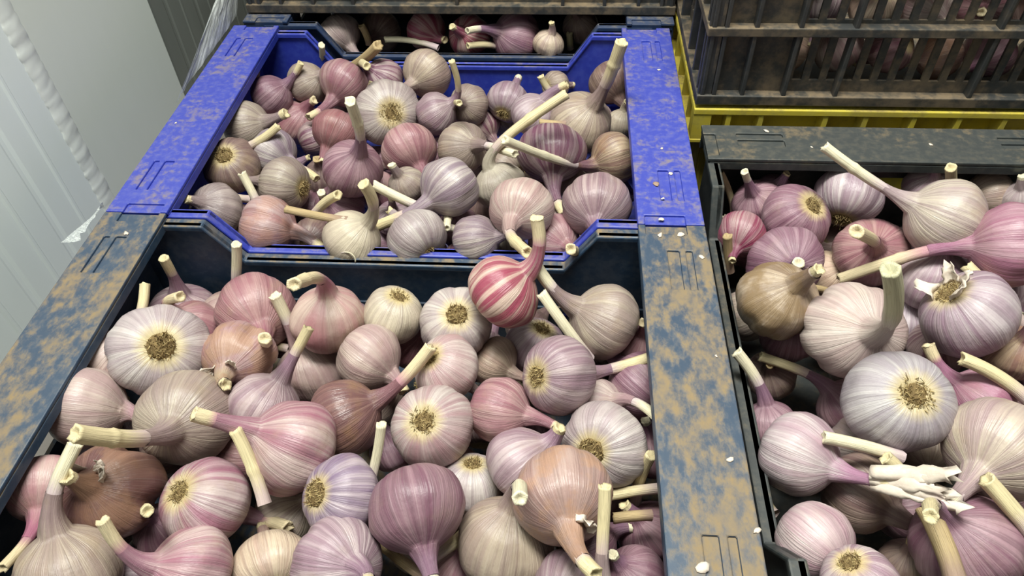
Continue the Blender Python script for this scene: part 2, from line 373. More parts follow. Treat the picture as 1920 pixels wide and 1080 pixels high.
yellow_crate((.312, .203, 0))

# ------------------------------------------------------------------ garlic
GARLIC=[
 ('A', [-0.2276, -0.058, -0.0906], 0.0361, [0.156, 0.083, 0.984], [-0.2197, -0.0554, -0.0097], 'lilac', 0, "lilac-grey garlic at the navy crate's back left, its curved stem leaning up-left"),
 ('A', [-0.1923, -0.0998, -0.0623], 0.0299, [-0.277, -0.125, 0.953], [-0.1717, -0.1205, 0.0076], 'pink', 0, 'half-hidden pinkish garlic with a stubby stem, wedged behind the big root-up bulb'),
 ('A', [-0.1914, -0.1543, -0.0278], 0.0428, [-0.521, 0.417, -0.745], None, 'white', 1, "big white garlic with a round brown root plate facing up, near navy crate's left rim"),
 ('A', [-0.2414, -0.1535, -0.0428], 0.0289, [0.599, 0.608, 0.521], [-0.2174, -0.0974, -0.0018], 'pale', 0, 'pale pink garlic against the left rim with a thick stem slanting up-right'),
 ('A', [-0.2365, -0.2077, -0.0413], 0.0342, [0.977, 0.046, -0.208], [-0.1907, -0.2133, -0.0465], 'pale', 0, 'pale cream-pink garlic at left rim, neck pointing right under the grey-cream bulb'),
 ('A', [-0.148, -0.2143, -0.0389], 0.0405, [0.138, -0.773, 0.619], [-0.1614, -0.2912, 0.0551], 'tan', 0, 'greyish cream garlic whose straight straw stem lies level, pointing left'),
 ('A', [-0.1243, -0.1478, -0.0396], 0.0326, [0.026, -0.933, 0.359], [-0.1122, -0.1957, -0.0171], 'rustpink', 0, 'torn-skinned pinkish garlic showing copper cloves, ragged dry neck hanging down'),
 ('A', [-0.172, -0.0647, -0.0789], 0.028, [0.334, 0.245, 0.91], [-0.1479, -0.0452, 0.0016], 'pale', 0, 'garlic hidden behind the pink fan-striped bulb, only its upright straw stem showing'),
 ('A', [-0.1279, -0.0903, -0.0458], 0.0385, [0.506, -0.834, 0.221], [-0.0713, -0.1815, 0.0286], 'pink', 0, 'rose-pink garlic with lines fanning to a short neck facing the viewer, back row'),
 ('A', [-0.0531, -0.0994, -0.0396], 0.035, [0.082, 0.179, 0.98], [-0.0438, -0.1595, 0.0685], 'hotpink', 0, 'pale garlic with a magenta streak and a pink neck bent left, back row'),
 ('A', [0.0031, -0.0863, -0.048], 0.0299, [-0.369, -0.246, -0.896], None, 'cream', 1, 'small creamy white garlic with roots up against the navy back wall'),
 ('A', [0.0672, -0.0968, -0.0444], 0.0349, [-0.098, 0.374, -0.922], None, 'white', 1, 'off-white garlic with dark round root plate, second root-up bulb in the back row'),
 ('A', [0.1123, -0.0935, -0.0012], 0.0343, [0.732, 0.288, 0.618], [0.1403, -0.066, 0.0616], 'stripe', 0, "raised garlic with bold pink and cream stripes, stem crossing the blue crate's edge"),
 ('A', [0.2021, -0.0954, -0.0358], 0.0363, [-0.856, 0.09, 0.509], [0.1418, -0.08, 0.0147], 'tan', 0, 'tan-lilac garlic in the back right corner with a stem leaning up-left'),
 ('A', [0.1394, -0.0833, -0.0908], 0.0309, [-0.305, -0.177, -0.936], None, 'lilac', 1, 'lilac garlic with roots at its top, tucked behind the striped root-left bulb'),
 ('A', [0.1641, -0.1685, -0.0227], 0.0331, [0.745, 0.457, -0.486], [0.2441, -0.1411, -0.0283], 'lilac', 1, 'plump lilac-striped garlic with its root plate facing left and stem running right'),
 ('A', [0.2432, -0.0963, -0.0692], 0.027, [-0.054, -0.057, 0.997], None, 'pink', 0, 'shaded pink garlic squeezed behind the tan bulb against the right rim'),
 ('A', [0.2374, -0.1455, -0.0637], 0.0324, [-0.64, 0.769, -0.003], None, 'purple', 1, 'dark purple garlic in the shade of the right rim'),
 ('A', [-0.0085, -0.1385, -0.048], 0.0308, [0.824, -0.529, -0.201], [0.0265, -0.1665, -0.0584], 'pale', 0, 'pale tan-pink garlic in mid crate, neck tapering to the lower right'),
 ('A', [-0.0761, -0.1242, -0.0906], 0.0329, [-0.288, 0.376, 0.881], [-0.0988, -0.0964, -0.0135], 'pale', 0, 'shiny cream-pink garlic with a jointed stem slanting up-left in mid crate'),
 ('A', [-0.0895, -0.1937, -0.0492], 0.0317, [0.5, 0.594, 0.631], [-0.0509, -0.146, 0.0015], 'lilac', 0, 'lilac garlic with a long tapered neck and pale stem pointing up-right'),
 ('A', [-0.0502, -0.2408, -0.0348], 0.0387, [-0.701, -0.053, 0.711], [-0.1073, -0.2492, 0.0202], 'streak', 0, 'large magenta-streaked garlic with a straw stem pointing left in mid crate'),
 ('A', [-0.016, -0.1993, -0.0503], 0.0327, [0.869, 0.324, 0.374], [0.0555, -0.1585, -0.0034], 'glossy', 0, 'glossy purple-brown garlic with a stem rising to the upper right'),
 ('A', [0.0646, -0.1531, -0.0406], 0.0299, [0.524, 0.112, -0.844], None, 'pinkwhite', 1, 'pinkish white garlic with its root plate turned to the upper left, mid crate'),
 ('A', [0.1145, -0.1893, -0.048], 0.0289, [0.943, -0.287, 0.166], [0.1644, -0.2098, -0.0413], 'pink', 0, 'smooth rosy garlic lying sideways with a bent neck to the right'),
 ('A', [0.0587, -0.2079, -0.048], 0.0353, [0.104, 0.413, -0.905], None, 'pinkwhite', 1, 'large pink and white garlic with frizzy pale roots facing up, centre of the navy crate'),
 ('A', [0.1025, -0.1126, -0.0794], 0.0241, [0.831, -0.554, -0.054], [0.14, -0.1322, -0.0778], 'peach', 0, 'peach-coloured garlic peeking out between two root-facing bulbs'),
 ('A', [0.2013, -0.2184, -0.0464], 0.0352, [0.455, 0.666, -0.59], None, 'white', 1, 'large white garlic with roots facing lower left, near the right rim'),
 ('A', [0.1984, -0.1717, -0.0615], 0.0249, [0.703, -0.174, 0.689], [0.2462, -0.2199, -0.016], 'pale', 0, 'pale garlic whose flat dry stem slopes down right to the right rim'),
 ('A', [0.1384, -0.2408, -0.0468], 0.0319, [0.677, 0.392, 0.623], None, 'lilac', 0, 'lilac garlic with curved veins leaning against the copper-patched bulb'),
 ('A', [0.0941, -0.2435, -0.0764], 0.0272, [-0.033, -0.391, -0.92], None, 'white', 1, 'white-lilac garlic with straw roots at its top, behind the deep purple bulb'),
 ('A', [0.0619, -0.2952, -0.022], 0.0355, [0.332, -0.937, -0.111], [0.0809, -0.346, -0.0279], 'purple', 0, 'large deep purple garlic with its lilac neck pointing down at the viewer'),
 ('A', [0.0004, -0.2799, -0.0369], 0.0317, [0.588, 0.335, -0.737], [0.0062, -0.2648, -0.1062], 'violet', 1, 'bluish violet garlic lying on its side with roots on the left'),
 ('A', [0.1678, -0.2856, -0.0101], 0.0365, [0.149, -0.937, 0.317], [0.1889, -0.3529, 0.0179], 'copper', 0, 'big tan-pink garlic with a copper patch and a torn neck pointing down'),
 ('A', [0.1252, -0.3003, -0.0591], 0.0372, [0.188, 0.464, 0.866], [0.1408, -0.3282, 0.0641], 'tan', 0, 'big tan-beige garlic at the bottom, neck pointing up beneath the copper-patched bulb'),
 ('A', [0.0087, -0.3315, -0.0388], 0.0337, [0.702, -0.342, 0.625], [0.0461, -0.3638, 0.0075], 'lilac', 0, 'big lilac-pink garlic cut by the lower photo edge, ridge running down right'),
 ('A', [-0.052, -0.3213, -0.074], 0.0301, [-0.476, 0.861, -0.179], None, 'peach', 1, 'cream-peach garlic at the lower photo edge beside the big lilac one'),
 ('A', [-0.107, -0.2839, -0.048], 0.0346, [0.423, 0.192, -0.885], [-0.0482, -0.2892, -0.0761], 'streak', 1, 'rose-lilac garlic with pale roots on its left and a short stem to the right'),
 ('A', [-0.1818, -0.2812, -0.0414], 0.0381, [-0.035, -0.383, 0.923], None, 'rust', 0, 'skinless brown-purple garlic with open cloves near the left rim'),
 ('A', [-0.2416, -0.2801, -0.0491], 0.0287, [0.349, -0.932, 0.096], [-0.2262, -0.3506, -0.0306], 'hotpink', 0, 'shaded garlic in the left rim corner with magenta neck and stem pointing down-left'),
 ('A', [-0.1895, -0.3428, -0.048], 0.0368, [-0.191, 0.543, 0.818], [-0.1822, -0.2794, 0.0219], 'tan', 0, 'cream-tan garlic at the lower left corner, long stem rising straight up'),
 ('A', [-0.1002, -0.3388, -0.048], 0.0318, [-0.65, -0.179, 0.739], [-0.1403, -0.3327, 0.0154], 'streak', 0, 'bright pink garlic at the lower edge with a thick yellowish stem to the upper left'),
 ('A', [-0.1553, -0.2912, -0.0835], 0.0213, [-0.023, -0.021, 1.0], [-0.1093, -0.3271, 0.021], 'purple', 0, 'dark garlic with a cut stem end facing up beside the skinless brown bulb'),
 ('A', [0.176, -0.3382, -0.0507], 0.0294, [-0.442, -0.749, 0.493], None, 'lilac', 0, 'lilac garlic at the lower edge below the copper-patched bulb'),
 ('A', [0.0897, -0.3083, -0.0968], 0.0207, [0.157, 0.368, 0.916], None, 'pink', 0, 'small pink garlic at the lower edge, left of the big tan-beige bulb'),
 ('A', [0.1949, -0.3632, -0.0169], 0.0248, [-0.063, 0.658, 0.75], [0.1934, -0.3076, 0.0462], 'tan', 0, 'garlic below the photo edge whose thick straw stalk stands upright by the copper bulb'),
 ('A', [0.2234, -0.3159, -0.074], 0.0253, [-0.57, 0.115, 0.814], None, 'purple', 0, 'dim purple garlic in the lower right corner of the navy crate'),
 ('A', [0.0165, -0.0812, -0.1], 0.0233, [0.488, -0.057, 0.871], None, 'pink', 0, 'small dark pink garlic deep between the two back-row root-up bulbs'),
 ('A', [-0.0606, -0.2665, -0.1], 0.0268, [0.735, 0.279, 0.618], None, 'tan', 0, 'dim tan garlic in the gap under the loose jointed stem'),
 ('A', [0.0174, -0.1995, -0.1], 0.0227, [-0.407, 0.44, 0.8], [0.0095, -0.1924, -0.0703], 'purple', 0, 'dark garlic half under the central pink and white bulb'),
 ('A', [-0.1387, -0.1627, -0.1], 0.0218, [-0.171, 0.458, 0.872], None, 'purple', 0, 'dark purple garlic in the gap left of the lilac long-necked bulb'),
 ('A', [0.2392, -0.2674, -0.1], 0.0268, [-0.51, 0.167, 0.844], None, 'purple', 0, 'dim purple garlic deep beside the upright straw stalk and right rim'),
 ('A', [0.2464, -0.2046, -0.0802], 0.0234, [-0.236, 0.423, 0.875], None, 'purple', 0, 'dim dark garlic deep at the right rim beside the large white bulb'),
 ('B', [-0.2299, 0.3033, -0.0518], 0.0284, [0.795, 0.248, 0.554], [-0.185, 0.3172, -0.0104], 'purple', 0, "small purple garlic in the blue crate's back left with a ragged stem clump"),
 ('B', [-0.1883, 0.3315, -0.0486], 0.0288, [0.818, -0.167, 0.55], None, 'tan', 0, 'brownish lilac garlic touching the pinkish one in the back left'),
 ('B', [-0.1338, 0.319, -0.0421], 0.0337, [-0.393, -0.875, -0.282], [-0.1693, 0.2571, -0.0541], 'pink', 0, 'dusky pink garlic whose thick stem points down-left, back left of the blue crate'),
 ('B', [-0.0925, 0.3593, -0.0587], 0.031, [-0.488, -0.332, 0.807], [-0.0816, 0.2643, 0.0159], 'stripe2', 0, 'purple-striped garlic behind the white root-up bulb in the blue crate'),
 ('B', [-0.0284, 0.3561, -0.047], 0.0345, [-0.541, -0.84, -0.041], [-0.0917, 0.2928, -0.026], 'tan', 0, 'greyish lilac garlic at the blue back wall with a thin stem pointing left'),
 ('B', [-0.0649, 0.2668, -0.0522], 0.0429, [-0.324, 0.796, -0.511], None, 'white', 1, 'bright white garlic with a yellow-brown root plate facing up in the blue crate'),
 ('B', [-0.0016, 0.2614, -0.0477], 0.0278, [0.83, 0.088, 0.55], [0.025, 0.2591, 0.027], 'lilac', 0, 'lilac garlic beside the white root-up bulb, thin stem standing upright'),
 ('B', [0.0379, 0.2893, -0.052], 0.0269, [-0.324, -0.771, 0.549], [0.0415, 0.1857, 0.015], 'tan', 0, 'yellowish tan garlic with a cut stem facing the viewer, near the blue back wall'),
 ('B', [0.088, 0.3037, -0.0554], 0.0287, [0.263, 0.925, 0.274], None, 'lilac', 1, 'pale lilac garlic standing with its root end down at the blue back wall'),
 ('B', [0.1243, 0.2635, -0.05], 0.0313, [0.549, 0.123, 0.827], [0.1651, 0.2659, -0.0068], 'lilac', 0, 'lilac garlic in the back right with a short stem pointing up-right'),
 ('B', [0.1495, 0.3689, -0.0695], 0.0207, [0.778, 0.551, -0.302], None, 'tan', 1, 'small tan garlic with dry roots at the blue back wall'),
 ('B', [0.2251, 0.3479, -0.052], 0.0331, [0.421, -0.794, -0.439], None, 'brown', 0, 'dark brownish garlic in the back right corner of the blue crate'),
 ('B', [0.1837, 0.2407, -0.0436], 0.0397, [0.418, -0.224, 0.88], [0.2227, 0.2156, 0.0761], 'tan', 0, 'large tan-lilac garlic with a long bright stem rising over the right corner'),
 ('B', [0.2383, 0.2865, -0.076], 0.0218, [0.099, 0.195, 0.976], [0.2422, 0.286, -0.0421], 'cream', 0, 'small cream garlic against the right blue wall'),
 ('B', [0.2218, 0.1779, -0.052], 0.0312, [-0.902, -0.426, -0.072], [0.0997, 0.0974, 0.027], 'bronze', 0, 'bronze-striped garlic at the right wall, long jointed stem running left'),
 ('B', [0.1489, 0.1739, -0.0445], 0.0406, [0.046, -0.921, -0.387], [0.1653, 0.0992, -0.073], 'stripe2', 0, 'round purple-striped garlic whose neck hangs down, right of centre in blue crate'),
 ('B', [0.0528, 0.2956, -0.0904], 0.0255, [0.646, -0.693, -0.321], None, 'stripe2', 0, 'small purple-veined garlic half hidden behind the long diagonal stem'),
 ('B', [0.0401, 0.1931, -0.052], 0.032, [0.659, -0.543, 0.52], [0.1092, 0.1216, -0.0085], 'tan', 0, 'tan-purple garlic in mid blue crate with a short stem pointing right'),
 ('B', [0.0893, 0.1217, -0.052], 0.0301, [-0.407, 0.194, 0.893], [0.1635, 0.1577, 0.0455], 'cream', 0, 'cream-grey garlic with the longest stem, running diagonally up-right'),
 ('B', [-0.024, 0.1868, -0.052], 0.0355, [0.506, -0.808, -0.303], None, 'pink', 0, 'smooth lilac-pink garlic right below the white root-up bulb'),
 ('B', [-0.0182, 0.1202, -0.052], 0.0218, [-0.334, -0.204, 0.92], None, 'tan', 0, 'small tan garlic behind the pale bulb whose stem points lower left'),
 ('B', [0.0386, 0.0848, -0.028], 0.0343, [-0.697, -0.706, -0.125], [-0.0408, 0.0535, -0.0595], 'violetwhite', 0, 'pale garlic with violet bands, its neck and stem pointing lower left'),
 ('B', [0.1197, 0.0442, -0.0219], 0.0345, [-0.268, -0.949, 0.167], [0.1332, -0.0754, 0.0289], 'pinkwhite', 0, "pinkish white garlic near the blue crate's front with a flat dry stem hanging down"),
 ('B', [0.1989, 0.0594, -0.028], 0.0367, [-0.071, -0.992, 0.108], [0.198, 0.0087, -0.0182], 'lilac', 0, "large lilac-pink garlic in the blue crate's front right corner"),
 ('B', [0.1758, 0.1758, -0.0906], 0.0224, [0.273, 0.033, 0.962], None, 'tan', 0, 'small dim garlic between the round purple-striped bulb and the front right one'),
 ('B', [0.1555, 0.0422, -0.0639], 0.0289, [0.555, -0.747, 0.365], [0.1709, -0.051, 0.0119], 'pink', 0, 'pink garlic at the blue front edge with a straw-coloured tip, beside the crossing stem'),
 ('B', [0.0726, 0.0277, -0.052], 0.0278, [0.95, -0.077, 0.301], None, 'violetwhite', 0, 'white-lilac garlic at the blue front edge, right of the white ribbed one'),
 ('B', [0.008, 0.0279, -0.052], 0.0328, [-0.666, 0.726, 0.173], None, 'white', 1, 'white ribbed garlic at the middle of the blue front edge'),
 ('B', [-0.0601, 0.0253, -0.052], 0.0317, [0.679, 0.116, 0.725], [-0.0341, 0.0207, 0.026], 'cream', 0, 'creamy white round garlic at the front edge with a thick curved stem'),
 ('B', [-0.1022, 0.1154, -0.0864], 0.0313, [-0.257, -0.507, 0.823], None, 'purple', 0, 'purple-pink garlic behind the cream round one, crossed by a pale stem'),
 ('B', [-0.1569, 0.0408, -0.052], 0.033, [0.984, -0.115, -0.134], [-0.0975, 0.0244, -0.0672], 'copperpink', 0, 'garlic with a copper-pink bare clove and grey skin at the front left'),
 ('B', [-0.2216, 0.0619, -0.0474], 0.0311, [-0.29, -0.52, 0.803], None, 'greylilac', 0, "shiny grey-lilac garlic in the blue crate's front left corner"),
 ('B', [-0.2305, 0.1443, -0.0499], 0.0341, [0.019, 0.407, -0.913], None, 'brown', 1, 'dark tan garlic at the left blue wall with a small brown root scar'),
 ('B', [-0.238, 0.2246, -0.0475], 0.0326, [0.948, -0.07, 0.311], [-0.1816, 0.2214, -0.0249], 'tan', 0, 'tan garlic at the left blue wall, neck pointing right'),
 ('B', [-0.1926, 0.1806, -0.0559], 0.0302, [0.856, -0.504, -0.117], [-0.1317, 0.1428, -0.0654], 'violetwhite', 0, 'lilac-veined garlic with its pointed stem aimed lower right, left of blue crate'),
 ('B', [-0.1598, 0.1136, -0.052], 0.0331, [-0.972, 0.236, -0.017], None, 'tan', 1, 'ribbed tan garlic with roots facing right, left part of blue crate'),
 ('B', [-0.205, 0.3066, -0.0937], 0.0341, [0.582, -0.089, 0.808], None, 'pink', 0, 'dusky pink garlic beneath the thick down-left stem'),
 ('B', [-0.1239, 0.2214, -0.052], 0.0309, [-0.317, -0.858, -0.405], None, 'rosy', 0, 'reddish pink garlic left of the white root-up bulb in the blue crate'),
 ('B', [-0.0781, 0.1235, -0.0339], 0.0346, [0.434, -0.185, 0.881], [-0.0535, 0.0905, 0.0754], 'purple', 0, 'wide purple garlic with a pale stem standing up-left of the white root-up bulb'),
 ('B', [-0.205, 0.0607, -0.0848], 0.0203, [0.026, -0.254, 0.967], None, 'tan', 0, "small tan garlic low at the blue front edge's left slant"),
 ('B', [-0.142, 0.1918, -0.1], 0.0263, [0.039, -0.257, 0.966], None, 'brown', 0, 'dark garlic in the gap left of the wide purple one'),
 ('B', [-0.0309, 0.0883, -0.076], 0.021, [0.151, -0.257, 0.955], [-0.0254, 0.0752, -0.0294], 'lilac', 0, 'small lilac garlic with a white stub stem behind the white ribbed one'),
 ('B', [0.083, 0.2444, -0.1], 0.0224, [0.325, -0.461, 0.826], None, 'tan', 0, 'dim tan garlic beneath the diagonal stem'),
 ('B', [0.133, 0.1811, -0.1], 0.0256, [0.01, -0.319, 0.948], None, 'brown', 0, 'dim brown garlic deep behind the pinkish white front bulb'),
 ('B', [0.0415, 0.1025, -0.1], 0.0256, [-0.171, -0.134, 0.976], [0.0407, 0.037, -0.0447], 'purple', 0, 'dark garlic deep under the violet-banded bulb'),
 ('E', [0.3499, 0.0432, -0.05], 0.0259, [-0.38, -0.922, -0.076], None, 'hotstripe', 0, "small crimson-striped garlic at the right crate's back left corner"),
 ('E', [0.4093, 0.067, -0.0458], 0.0362, [-0.388, 0.263, -0.884], None, 'purple', 1, 'mauve garlic with dry roots at its upper right, back left of the right crate'),
 ('E', [0.3797, 0.1065, -0.0588], 0.0282, [-0.453, -0.233, 0.861], [0.3523, 0.0917, -0.0041], 'purple', 0, 'purple garlic with a thick frayed stem end behind the mauve root-up bulb'),
 ('E', [0.4003, 0.1265, -0.0608], 0.0239, [0.162, -0.227, 0.96], None, 'purple', 0, "dark purple garlic in the shadow of the right crate's back rim"),
 ('E', [0.4758, 0.1119, -0.05], 0.0376, [0.289, 0.851, 0.439], None, 'lilacwhite', 1, 'shiny white-lilac garlic with roots below it at the back rim'),
 ('E', [0.5322, 0.0257, -0.0052], 0.0385, [-0.91, 0.302, 0.283], [0.4158, 0.071, 0.044], 'creamlilac', 0, 'cream-lilac garlic with the long stem that reaches over the dark back rim'),
 ('E', [0.5637, 0.1244, -0.0456], 0.0255, [-0.124, -0.305, 0.944], None, 'lilac', 0, 'lilac garlic at the back behind the long-stemmed cream-lilac bulb'),
 ('E', [0.6322, 0.124, -0.051], 0.0254, [-0.974, -0.164, -0.158], [0.5491, 0.0781, 0.0162], 'tan', 0, 'tan-white garlic at the back right with an upright straw stem on its left'),
 ('E', [0.652, 0.1017, -0.0399], 0.02, [-0.44, -0.07, 0.895], None, 'white', 0, 'white garlic cut by the right photo edge at the back'),
 ('E', [0.5756, -0.0182, -0.0011], 0.0406, [-0.969, 0.177, -0.17], [0.4379, -0.0139, -0.0546], 'magenta', 0, 'large magenta-pink garlic whose long jointed stem sweeps left'),
 ('E', [0.4811, 0.029, -0.0573], 0.0363, [-0.263, -0.559, 0.786], [0.4182, -0.0476, 0.0384], 'pink', 0, 'mauve-pink garlic with a short stem pointing up-left at mid back'),
 ('E', [0.3883, 0.0014, -0.05], 0.0376, [-0.034, -0.765, 0.643], None, 'purple', 0, 'wide lilac-purple garlic behind the brown-blotched one in the right crate'),
 ('E', [0.36, -0.0763, -0.022], 0.037, [0.256, -0.256, 0.932], [0.3768, -0.0935, 0.0364], 'blotch', 0, 'brown-blotched tan garlic with a thick stem pointing right, next to the navy rim'),
 ('E', [0.4511, 0.033, -0.0944], 0.026, [0.429, -0.324, 0.843], None, 'peach', 0, 'peach-coloured garlic below the sweeping jointed stem'),
 ('E', [0.5318, -0.0028, -0.0591], 0.0362, [0.007, 0.109, 0.994], None, 'lilacwhite', 0, 'white-lilac garlic behind the torn-skinned root-up bulb'),
 ('E', [0.5219, -0.0884, -0.0212], 0.0402, [0.694, -0.239, -0.68], None, 'lilacwhite', 1, 'large white garlic with violet stripes and a torn root collar facing up'),
 ('E', [0.4179, -0.1107, -0.022], 0.044, [0.084, -0.653, 0.753], [0.3938, -0.1585, 0.1007], 'bumpy', 0, 'big bumpy white-pink garlic with a thick grey-green stem pointing up'),
 ('E', [0.5125, -0.0163, -0.1092], 0.0319, [0.043, 0.089, 0.995], None, 'lilacwhite', 0, 'violet-striped white garlic just behind the big bumpy one'),
 ('E', [0.4322, -0.1856, -0.022], 0.0417, [-0.005, 0.384, -0.924], None, 'bluewhite', 1, 'largest bluish white garlic with a round root plate facing up, centre of right crate'),
 ('E', [0.518, -0.1571, -0.05], 0.0279, [-0.795, 0.501, 0.341], [0.4765, -0.1233, -0.021], 'magenta', 0, 'bright magenta-necked garlic right of the bluish white root-up bulb'),
 ('E', [0.4963, -0.2239, -0.022], 0.0395, [-0.719, -0.692, 0.072], [0.4329, -0.2807, -0.0155], 'creamlilac', 0, 'big tan-lilac garlic at the right edge with a neck curving lower left'),
 ('E', [0.3572, -0.2188, -0.05], 0.0339, [0.717, -0.615, 0.328], [0.4179, -0.2595, -0.0157], 'pinkwhite2', 0, 'white-pink garlic beside the navy rim, neck drawn out into papery sheath'),
 ('E', [0.4334, -0.1317, -0.106], 0.0297, [-0.722, 0.492, 0.487], [0.3515, -0.099, -0.0746], 'purple', 0, 'dark purple garlic under the bluish white bulb, stem arching up-left'),
 ('E', [0.3481, -0.172, -0.078], 0.024, [-0.262, 0.512, 0.818], [0.3142, -0.1372, -0.0228], 'purple', 0, 'purple-necked garlic at the navy rim with a thin stem leaning up-left'),
 ('E', [0.4091, -0.236, -0.0761], 0.0337, [0.583, -0.757, 0.294], [0.5107, -0.2503, -0.1082], 'brown', 0, 'dark brown-purple garlic under the papery sheath, stem pointing right'),
 ('E', [0.3534, -0.2914, -0.05], 0.0298, [0.561, -0.788, 0.253], None, 'pinkwhite2', 0, 'pale pink garlic at the lower left of the right crate'),
 ('E', [0.3659, -0.3331, -0.022], 0.0263, [0.465, -0.366, -0.806], None, 'lilacwhite', 1, 'lilac garlic at the lower photo edge with straw roots at its top'),
 ('E', [0.4607, -0.2868, -0.05], 0.038, [-0.638, 0.194, 0.745], [0.3853, -0.3231, 0.0563], 'purple', 0, 'big mauve garlic at the bottom right, crossed by straw stems'),
 ('E', [0.5707, -0.1027, -0.0516], 0.0256, [-0.131, -0.065, 0.989], None, 'bronze', 0, 'orange-tan garlic cut by the right photo edge'),
 ('E', [0.6076, -0.0075, -0.078], 0.0266, [0.01, -0.968, 0.249], None, 'lilac', 0, 'lilac garlic at the right edge under the magenta-pink bulb'),
 ('E', [0.3848, -0.0716, -0.0743], 0.0275, [-0.101, -0.123, 0.987], None, 'purple', 0, 'dark plum garlic between the brown-blotched and the bumpy bulbs'),
 ('E', [0.3713, -0.092, -0.1132], 0.0248, [-0.365, -0.266, 0.892], None, 'brown', 0, 'dim plum garlic deep beside the navy rim'),
 ('E', [0.4219, -0.1876, -0.0813], 0.0263, [0.159, -0.758, 0.632], None, 'creamlilac', 0, 'pale garlic below the bluish white bulb, crossed by a loose straw stem'),
 ('E', [0.4864, -0.1773, -0.106], 0.0214, [-0.124, -0.971, 0.207], None, 'tan', 0, "dim cream garlic under the bluish white bulb's lower side"),
 ('E', [0.4417, -0.2806, -0.106], 0.0217, [-0.162, 0.22, 0.962], None, 'brown', 0, 'dim garlic deep at the bottom beside the big mauve one'),
 ('C', [-0.1735, 0.4628, -0.046], 0.0325, [0.673, -0.605, -0.426], None, 'greylilac', 0, 'grey-lilac garlic at the left of the far navy crate under the black crate'),
 ('C', [-0.0453, 0.4781, -0.046], 0.03, [0.719, -0.694, -0.045], None, 'hotstripe', 0, 'dark crimson-striped garlic in the far navy crate, left of its centre'),
 ('C', [0.0201, 0.4643, -0.046], 0.0313, [-0.364, -0.724, 0.585], None, 'hotstripe', 0, 'reddish purple striped garlic in the middle of the far navy crate'),
 ('C', [0.0884, 0.4641, -0.047], 0.0378, [-0.773, -0.419, 0.477], [0.0233, 0.4225, -0.0175], 'purple', 0, 'large lilac-purple garlic in the far navy crate with a stem pointing left'),
 ('C', [0.1827, 0.4982, -0.046], 0.0267, [-0.288, -0.454, 0.844], None, 'brown', 0, 'dim garlic at the right end of the far navy crate'),
 ('C', [0.1368, 0.4387, -0.0441], 0.0225, [0.243, -0.126, 0.962], [0.141, 0.4323, -0.0089], 'tan', 0, 'small dim garlic with an upright stem in the far navy crate'),
 ('C', [-0.1241, 0.5165, -0.066], 0.0313, [-0.226, -0.964, 0.138], None, 'brown', 0, 'dim brown garlic between two stems in the far navy crate'),
]
